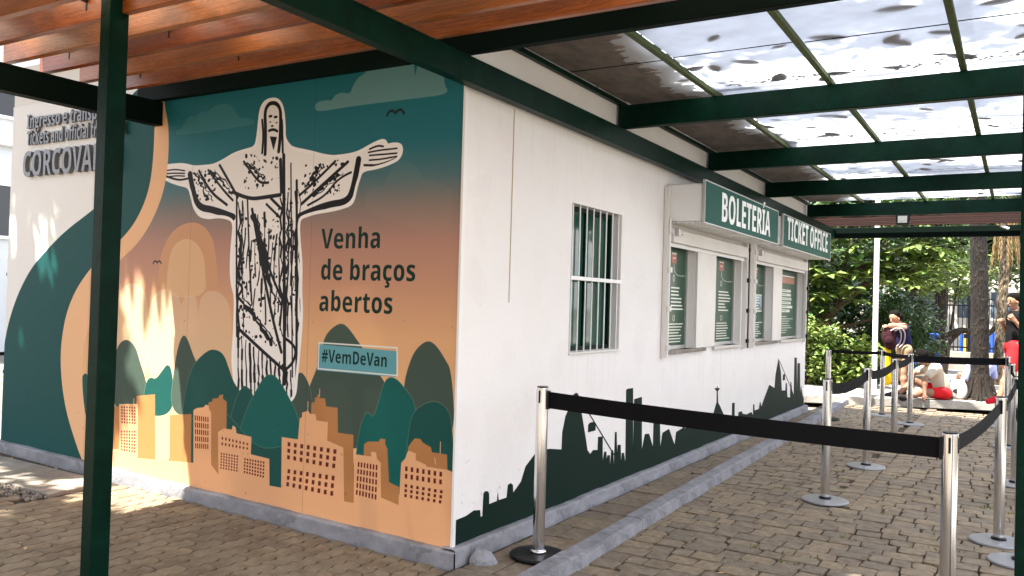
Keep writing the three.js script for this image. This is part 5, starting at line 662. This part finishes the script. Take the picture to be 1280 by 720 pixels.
// hand at wrist w reaching along d, palm normal n: palm and five bent fingers
function handParts(w, d, n, curl = 0.4) {
  const D = V(...d).normalize(), Nn = V(...n).addScaledVector(V(...d).normalize(), -V(...n).dot(V(...d).normalize())).normalize(), W = D.clone().cross(Nn), P = (a, b, c) => [w[0] + D.x * a + W.x * b + Nn.x * c, w[1] + D.y * a + W.y * b + Nn.y * c, w[2] + D.z * a + W.z * b + Nn.z * c], out = [];
  for (const b of [-0.026, -0.009, 0.009, 0.026]) out.push({ ...seg(P(0.0, b * 0.6, 0), P(0.085, b, 0), 0.017, 0.014), k: 0.015 });
  [[-0.03, 0.062], [-0.01, 0.078], [0.011, 0.083], [0.031, 0.072]].forEach(([b, L]) => { const a = P(0.085, b, 0), m = P(0.085 + L * 0.5 * Math.cos(curl), b * 1.1, L * 0.5 * Math.sin(curl)), e = P(0.085 + L * 0.5 * Math.cos(curl) + L * 0.5 * Math.cos(curl * 2.4), b * 1.12, L * 0.5 * Math.sin(curl) + L * 0.5 * Math.sin(curl * 2.4)); out.push({ ...seg(a, m, 0.0095, 0.0088), k: 0.005 }, { ...seg(m, e, 0.0088, 0.0075), k: 0.005 }); });
  out.push({ ...seg(P(0.025, 0.03, 0), P(0.06, 0.058, 0.012), 0.013, 0.011), k: 0.012 }, { ...seg(P(0.06, 0.058, 0.012), P(0.09, 0.062, 0.024), 0.011, 0.009), k: 0.005 });
  return out;
}
const cloth = (r, g, b) => phy({ color: lin(r, g, b), roughness: 0.95, specularIntensity: 0.25 });
const skinTone = (r, g, b) => std({ color: lin(r, g, b), roughness: 0.6 });
// j: joints in a frame whose x runs along the wall-to-garden diagonal and z faces the plaza
function person(label, pos, j, o) {
  const T = thing('person', label, 'person', pos); T.rotation.y = 0.539; T.scale.setScalar(o.scale ?? 1);
  const b = o.build ?? 1, S = (a, c, ra, rb, k) => ({ ...seg(a, c, ra * b, rb * b), ...(k ? { k } : {}) });
  const torso = [S(j.chestL, j.chestR, 0.105, 0.105, 0.06), S(j.chest, j.belly, 0.125, 0.112, 0.08), S(j.belly, j.pelvis, 0.115, 0.12, 0.08), S(j.hipL, j.hipR, 0.1, 0.1, 0.06)];
  const legs = ['L', 'R'].flatMap((s) => [S(j['hip' + s], j['knee' + s], 0.092, 0.058), S(j['knee' + s], mid(j['knee' + s], j['ank' + s], 0.35), 0.056, 0.06), S(mid(j['knee' + s], j['ank' + s], 0.35), j['ank' + s], 0.06, 0.038)]);
  const arms = ['L', 'R'].flatMap((s) => [S(j['sh' + s], j['el' + s], 0.056, 0.042), S(j['el' + s], mid(j['el' + s], j['wr' + s], 0.3), 0.042, 0.043), S(mid(j['el' + s], j['wr' + s], 0.3), j['wr' + s], 0.043, 0.027)]);
  const H = headParts(j.head, j.look, 1.0), neck = [S(j.chest, j.neck, 0.085, 0.056, 0.05), S(j.neck, mid(j.neck, j.head, 0.7), 0.054, 0.05, 0.03)];
  const feet = ['L', 'R'].flatMap((s) => [S(j['ank' + s], mid(j['ank' + s], j['toe' + s], 0.5), 0.042, 0.04), S(mid(j['ank' + s], j['toe' + s], 0.3), j['toe' + s], 0.043, 0.032)]);
  const bodyL = [...torso, ...legs, ...arms, ...neck, ...feet], parts = [clean(flesh(bodyL, 0.014, 0.03)), clean(flesh([...H.skin, S(mid(j.neck, j.head, 0.3), mid(j.neck, j.head, 0.75), 0.05, 0.05)], 0.0065, 0.02))];
  for (const s of ['L', 'R']) { const d = j['hd' + s] ?? V(...j['wr' + s]).sub(V(...j['el' + s])).toArray(); parts.push(clean(flesh([S(mid(j['el' + s], j['wr' + s], 0.85), j['wr' + s], 0.029, 0.026), ...handParts(j['wr' + s], d, j['pn' + s] ?? [0, -1, 0.2], o.curl ?? 0.5)], 0.0055, 0.012))); }
  const body = part('body', mergeGeometries(parts), o.skin, T);
  const eyes = []; for (const e of [...H.eyes]) eyes.push(new THREE.SphereGeometry(0.0125, 8, 6).translate(...e)); for (const e of H.brow) eyes.push(new THREE.SphereGeometry(0.012, 8, 6).scale(0.7, 0.5, 1.3).translate(...e)); part('eyes', eyes, std({ color: lin(0.02, 0.015, 0.012), roughness: 0.3 }), T);
  const hr = rng(Math.round(pos[0] * 1000)), tufts = []; for (let i = 0; i < 46; i++) { const a = hr() * 6.28, e = hr() * 1.25 + 0.1, q = H.P(-0.02 + Math.cos(a) * Math.sin(e) * 0.085, 0.05 + Math.cos(e) * 0.09 - (hr() < 0.3 ? 0.03 : 0), Math.sin(a) * Math.sin(e) * 0.088); if (Math.cos(a) * Math.sin(e) > 0.55) continue; tufts.push({ ...seg(q, q, 0.014 + hr() * 0.014, 0.016), k: 0.01 }); }
  part('hair', flesh([...H.hair, ...tufts, ...(o.hair?.(H.P) ?? [])], 0.008, 0.02), o.hairMat ?? phy({ color: lin(0.006, 0.005, 0.004), roughness: 0.9, specularIntensity: 0.2 }), T);
  const grow = (l, e) => l.map((s) => ({ ...s, ra: s.ra + e, rb: s.rb + e })), sl = o.sleeve ?? 0.55;
  part('shirt', flesh(grow([torso[0], torso[1], S(j.belly, mid(j.belly, j.pelvis, 0.75), 0.118, 0.126, 0.08), ...(sl ? ['L', 'R'].map((s) => S(j['sh' + s], mid(j['sh' + s], j['el' + s], sl), 0.062, 0.056, 0.04)) : ['L', 'R'].map((s) => S(mid(j.chest, j['sh' + s], 0.5), mid(j.chest, j['sh' + s], 0.8), 0.07, 0.055, 0.04))), S(j.chest, mid(j.chest, j.neck, 0.55), 0.085, 0.062, 0.05)], 0.011), 0.013, 0.04), o.shirt, T);
  part('shorts', flesh(grow([S(mid(j.belly, j.pelvis, 0.6), j.pelvis, 0.116, 0.122, 0.06), torso[3], ...['L', 'R'].map((s) => S(j['hip' + s], mid(j['hip' + s], j['knee' + s], o.leg ?? 0.62), 0.1, 0.084, 0.03))], 0.012), 0.013, 0.04), o.shorts, T);
  part('shoes', flesh(grow([...feet.map((s) => ({ ...s, k: 0.02 }))], 0.009), 0.011, 0.02), o.shoes, T);
  return T;
}
const skinA = skinTone(0.4, 0.21, 0.135), skinB = skinTone(0.24, 0.12, 0.075), skinC = skinTone(0.32, 0.165, 0.1);
// standing figure resting arms on a backpack
person('person in navy top and khaki shorts resting arms on a backpack', [1.01, 0.12, -12.5], { head: [-0.12, 1.47, 0.04], look: [-0.9, -0.3, 0.35], neck: [-0.03, 1.35, 0.01], chest: [0.02, 1.24, 0], chestL: [0.0, 1.27, 0.1], chestR: [0.04, 1.27, -0.1], belly: [0.07, 1.05, 0], pelvis: [0.08, 0.92, 0], hipL: [0.07, 0.88, 0.09], hipR: [0.08, 0.88, -0.09], kneeL: [0.02, 0.48, 0.1], kneeR: [0.1, 0.47, -0.1], ankL: [0.05, 0.09, 0.1], ankR: [0.14, 0.09, -0.11], toeL: [-0.12, 0.045, 0.13], toeR: [-0.02, 0.045, -0.12], shL: [-0.01, 1.3, 0.17], shR: [0.05, 1.3, -0.17], elL: [-0.29, 1.33, 0.22], wrL: [-0.09, 1.36, 0.17], elR: [-0.22, 1.22, -0.12], wrR: [-0.33, 1.3, 0.08], pnL: [0, -1, 0], pnR: [0.4, -1, 0] },
  { skin: skinA, shirt: cloth(0.018, 0.018, 0.06), shorts: cloth(0.34, 0.245, 0.15), shoes: cloth(0.05, 0.05, 0.055), sleeve: 0, leg: 0.5, build: 0.94, scale: 0.95, hair: (P) => [seg(P(-0.06, 0.06, 0.05), P(-0.07, 0.02, -0.05), 0.07, 0.07), seg(P(0.02, 0.1, 0.03), P(0.0, 0.09, -0.04), 0.05, 0.05)] });
{ const T = thing('backpack', 'dark maroon backpack with pale straps held by the standing person', 'bag', [1.01, 0.12, -12.5]); T.rotation.y = 0.539; T.scale.setScalar(0.95);
  part('sack', flesh([{ c: [-0.27, 1.13, 0.13], r: [0.13, 0.2, 0.12] }, seg([-0.24, 0.98, 0.14], [-0.2, 0.97, 0.1], 0.1, 0.09)], 0.013, 0.05), cloth(0.035, 0.011, 0.016), T); part('pocket', flesh([{ c: [-0.31, 1.05, 0.23], r: [0.09, 0.09, 0.05] }], 0.012, 0.02), cloth(0.025, 0.009, 0.012), T);
  for (const d of [0, 0.07]) part('strap', tube([V(-0.3 + d, 1.24, 0.26), V(-0.19 + d, 1.29, 0.27), V(-0.1 + d, 1.2, 0.24), V(-0.1 + d, 1.02, 0.2), V(-0.18 + d, 0.93, 0.2)], [0.014, 0.014, 0.014], 6), cloth(0.42, 0.36, 0.36), T);
  const B = thing('yellow_bag', 'long bright yellow cloth bag below the maroon backpack', 'bag', [1.01, 0.12, -12.5]); B.rotation.y = 0.539; B.scale.setScalar(0.95); part('sack', flesh([seg([-0.27, 0.86, 0.06], [-0.26, 0.3, 0.05], 0.065, 0.09)], 0.013, 0.02), cloth(0.75, 0.5, 0.015), B); part('handle', tube([V(-0.31, 0.92, 0.07), V(-0.3, 1.02, 0.07), V(-0.24, 1.02, 0.06), V(-0.23, 0.92, 0.06)], [0.012, 0.012], 6), cloth(0.6, 0.4, 0.015), B); }
// seated figure bent forward on the kerb
person('person in pale shirt and red shorts sitting bent forward on the kerb', [1.62, 0.12, -12.5], { head: [-0.3, 0.72, 0.06], look: [-0.75, -0.6, 0.15], neck: [-0.2, 0.63, 0.04], chest: [-0.08, 0.52, 0], chestL: [-0.1, 0.53, 0.11], chestR: [-0.06, 0.53, -0.11], belly: [0.06, 0.3, 0], pelvis: [0.1, 0.13, 0], hipL: [0.06, 0.11, 0.1], hipR: [0.08, 0.11, -0.1], kneeL: [-0.36, 0.14, 0.2], kneeR: [-0.32, 0.3, -0.16], ankL: [-0.7, 0.03, 0.26], ankR: [-0.62, 0.06, -0.16], toeL: [-0.82, 0.06, 0.34], toeR: [-0.8, 0.035, -0.18], shL: [-0.14, 0.55, 0.19], shR: [-0.08, 0.55, -0.19], elL: [-0.34, 0.36, 0.24], wrL: [-0.36, 0.14, 0.29], elR: [-0.38, 0.42, -0.16], wrR: [-0.46, 0.24, -0.02], hdL: [-0.2, -0.9, 0], pnL: [1, 0, 0] },
  { skin: skinB, shirt: cloth(0.5, 0.45, 0.36), shorts: cloth(0.55, 0.015, 0.02), shoes: cloth(0.02, 0.02, 0.022), sleeve: 0.6, leg: 0.42, curl: 0.3, hair: (P) => [seg(P(-0.04, 0.08, 0.04), P(-0.05, 0.06, -0.04), 0.075, 0.075)] });
{ const T = thing('plastic_bag', 'white plastic bag with dark print behind the seated person', 'bag', [1.93, 0.12, -12.72]); part('sack', flesh([{ c: [0, 0.17, 0], r: [0.15, 0.19, 0.12] }, seg([-0.07, 0.33, 0], [-0.09, 0.42, 0], 0.03, 0.015), seg([0.07, 0.33, 0], [0.09, 0.41, 0.02], 0.03, 0.015)], 0.014, 0.03), std({ color: lin(0.74, 0.72, 0.68), roughness: 0.5 }), T); part('print', new THREE.CircleGeometry(0.06, 20).scale(1, 0.7, 1).rotateY(0.4).translate(-0.02, 0.16, 0.126), cloth(0.03, 0.03, 0.03), T); }
// seated figure mostly behind the dark palm trunk
person('person in white and blue top sitting behind the dark palm trunk', [2.22, 0.12, -13.75], { head: [0.02, 0.78, -0.06], look: [0.1, -0.2, -1], neck: [0.02, 0.67, 0], chest: [0.02, 0.54, 0.03], chestL: [0.13, 0.55, 0.03], chestR: [-0.1, 0.55, 0.03], belly: [0.03, 0.32, 0.02], pelvis: [0.03, 0.13, 0], hipL: [0.13, 0.11, 0], hipR: [-0.08, 0.11, 0], kneeL: [0.2, 0.38, -0.35], kneeR: [-0.16, 0.36, -0.36], ankL: [0.2, 0.05, -0.52], ankR: [-0.16, 0.05, -0.54], toeL: [0.22, 0.035, -0.7], toeR: [-0.18, 0.035, -0.72], shL: [0.22, 0.56, 0.02], shR: [-0.19, 0.56, 0.02], elL: [0.3, 0.34, -0.06], wrL: [0.22, 0.36, -0.3], elR: [-0.3, 0.27, 0.02], wrR: [-0.18, 0.36, -0.22] },
  { skin: skinB, shirt: std({ color: lin(0.75, 0.77, 0.82), roughness: 0.95, map: tex(8, 64, (u, v) => (Math.floor(v * 16) % 2 ? [0.5, 0.55, 0.85] : [1, 1, 1]), true) }), shorts: cloth(0.06, 0.07, 0.12), shoes: cloth(0.05, 0.05, 0.05), sleeve: 0.8 });
// standing figure with raised hand
person('person in black tee and red shorts standing with one hand raised', [2.7, 0.12, -12.7], { head: [0.05, 1.74, 0.02], look: [-0.98, -0.12, 0.1], neck: [0.09, 1.6, 0], chest: [0.11, 1.44, 0], chestL: [0.09, 1.46, 0.12], chestR: [0.13, 1.46, -0.12], belly: [0.1, 1.18, 0], pelvis: [0.08, 1.0, 0], hipL: [0.05, 0.96, 0.1], hipR: [0.1, 0.96, -0.1], kneeL: [-0.12, 0.53, 0.16], kneeR: [0.12, 0.5, -0.1], ankL: [-0.28, 0.1, 0.2], ankR: [0.16, 0.09, -0.12], toeL: [-0.46, 0.045, 0.2], toeR: [0.0, 0.045, -0.12], shL: [0.1, 1.5, 0.2], shR: [0.16, 1.5, -0.2], elL: [0.14, 1.2, 0.24], wrL: [-0.06, 1.42, 0.24], elR: [0.1, 1.2, -0.24], wrR: [-0.08, 1.38, -0.1], pnL: [0.6, 0, -1] },
  { skin: skinC, shirt: cloth(0.008, 0.008, 0.009), shorts: cloth(0.5, 0.02, 0.025), shoes: cloth(0.5, 0.015, 0.025), sleeve: 0.6, leg: 0.75, build: 1.06, curl: 0.7, hair: (P) => [seg(P(0.035, 0.1, 0.035), P(0.035, 0.1, -0.035), 0.04, 0.04), seg(P(-0.02, 0.08, 0.03), P(-0.02, 0.08, -0.03), 0.075, 0.075)] });
{ const T = thing('waist_bag', 'black waist bag worn over the red shorts', 'bag', [2.7, 0.12, -12.7]); T.rotation.y = 0.539; part('pouch', flesh([{ c: [0.12, 1.02, 0.17], r: [0.13, 0.06, 0.05] }], 0.012, 0.02), M.black, T); part('strap', tube([V(-0.06, 1.03, 0.1), V(0.06, 1.04, 0.16), V(0.22, 1.04, 0.13), V(0.25, 1.04, -0.02)], [0.012, 0.012], 6), M.black, T); }
renderer.render(scene, camera);
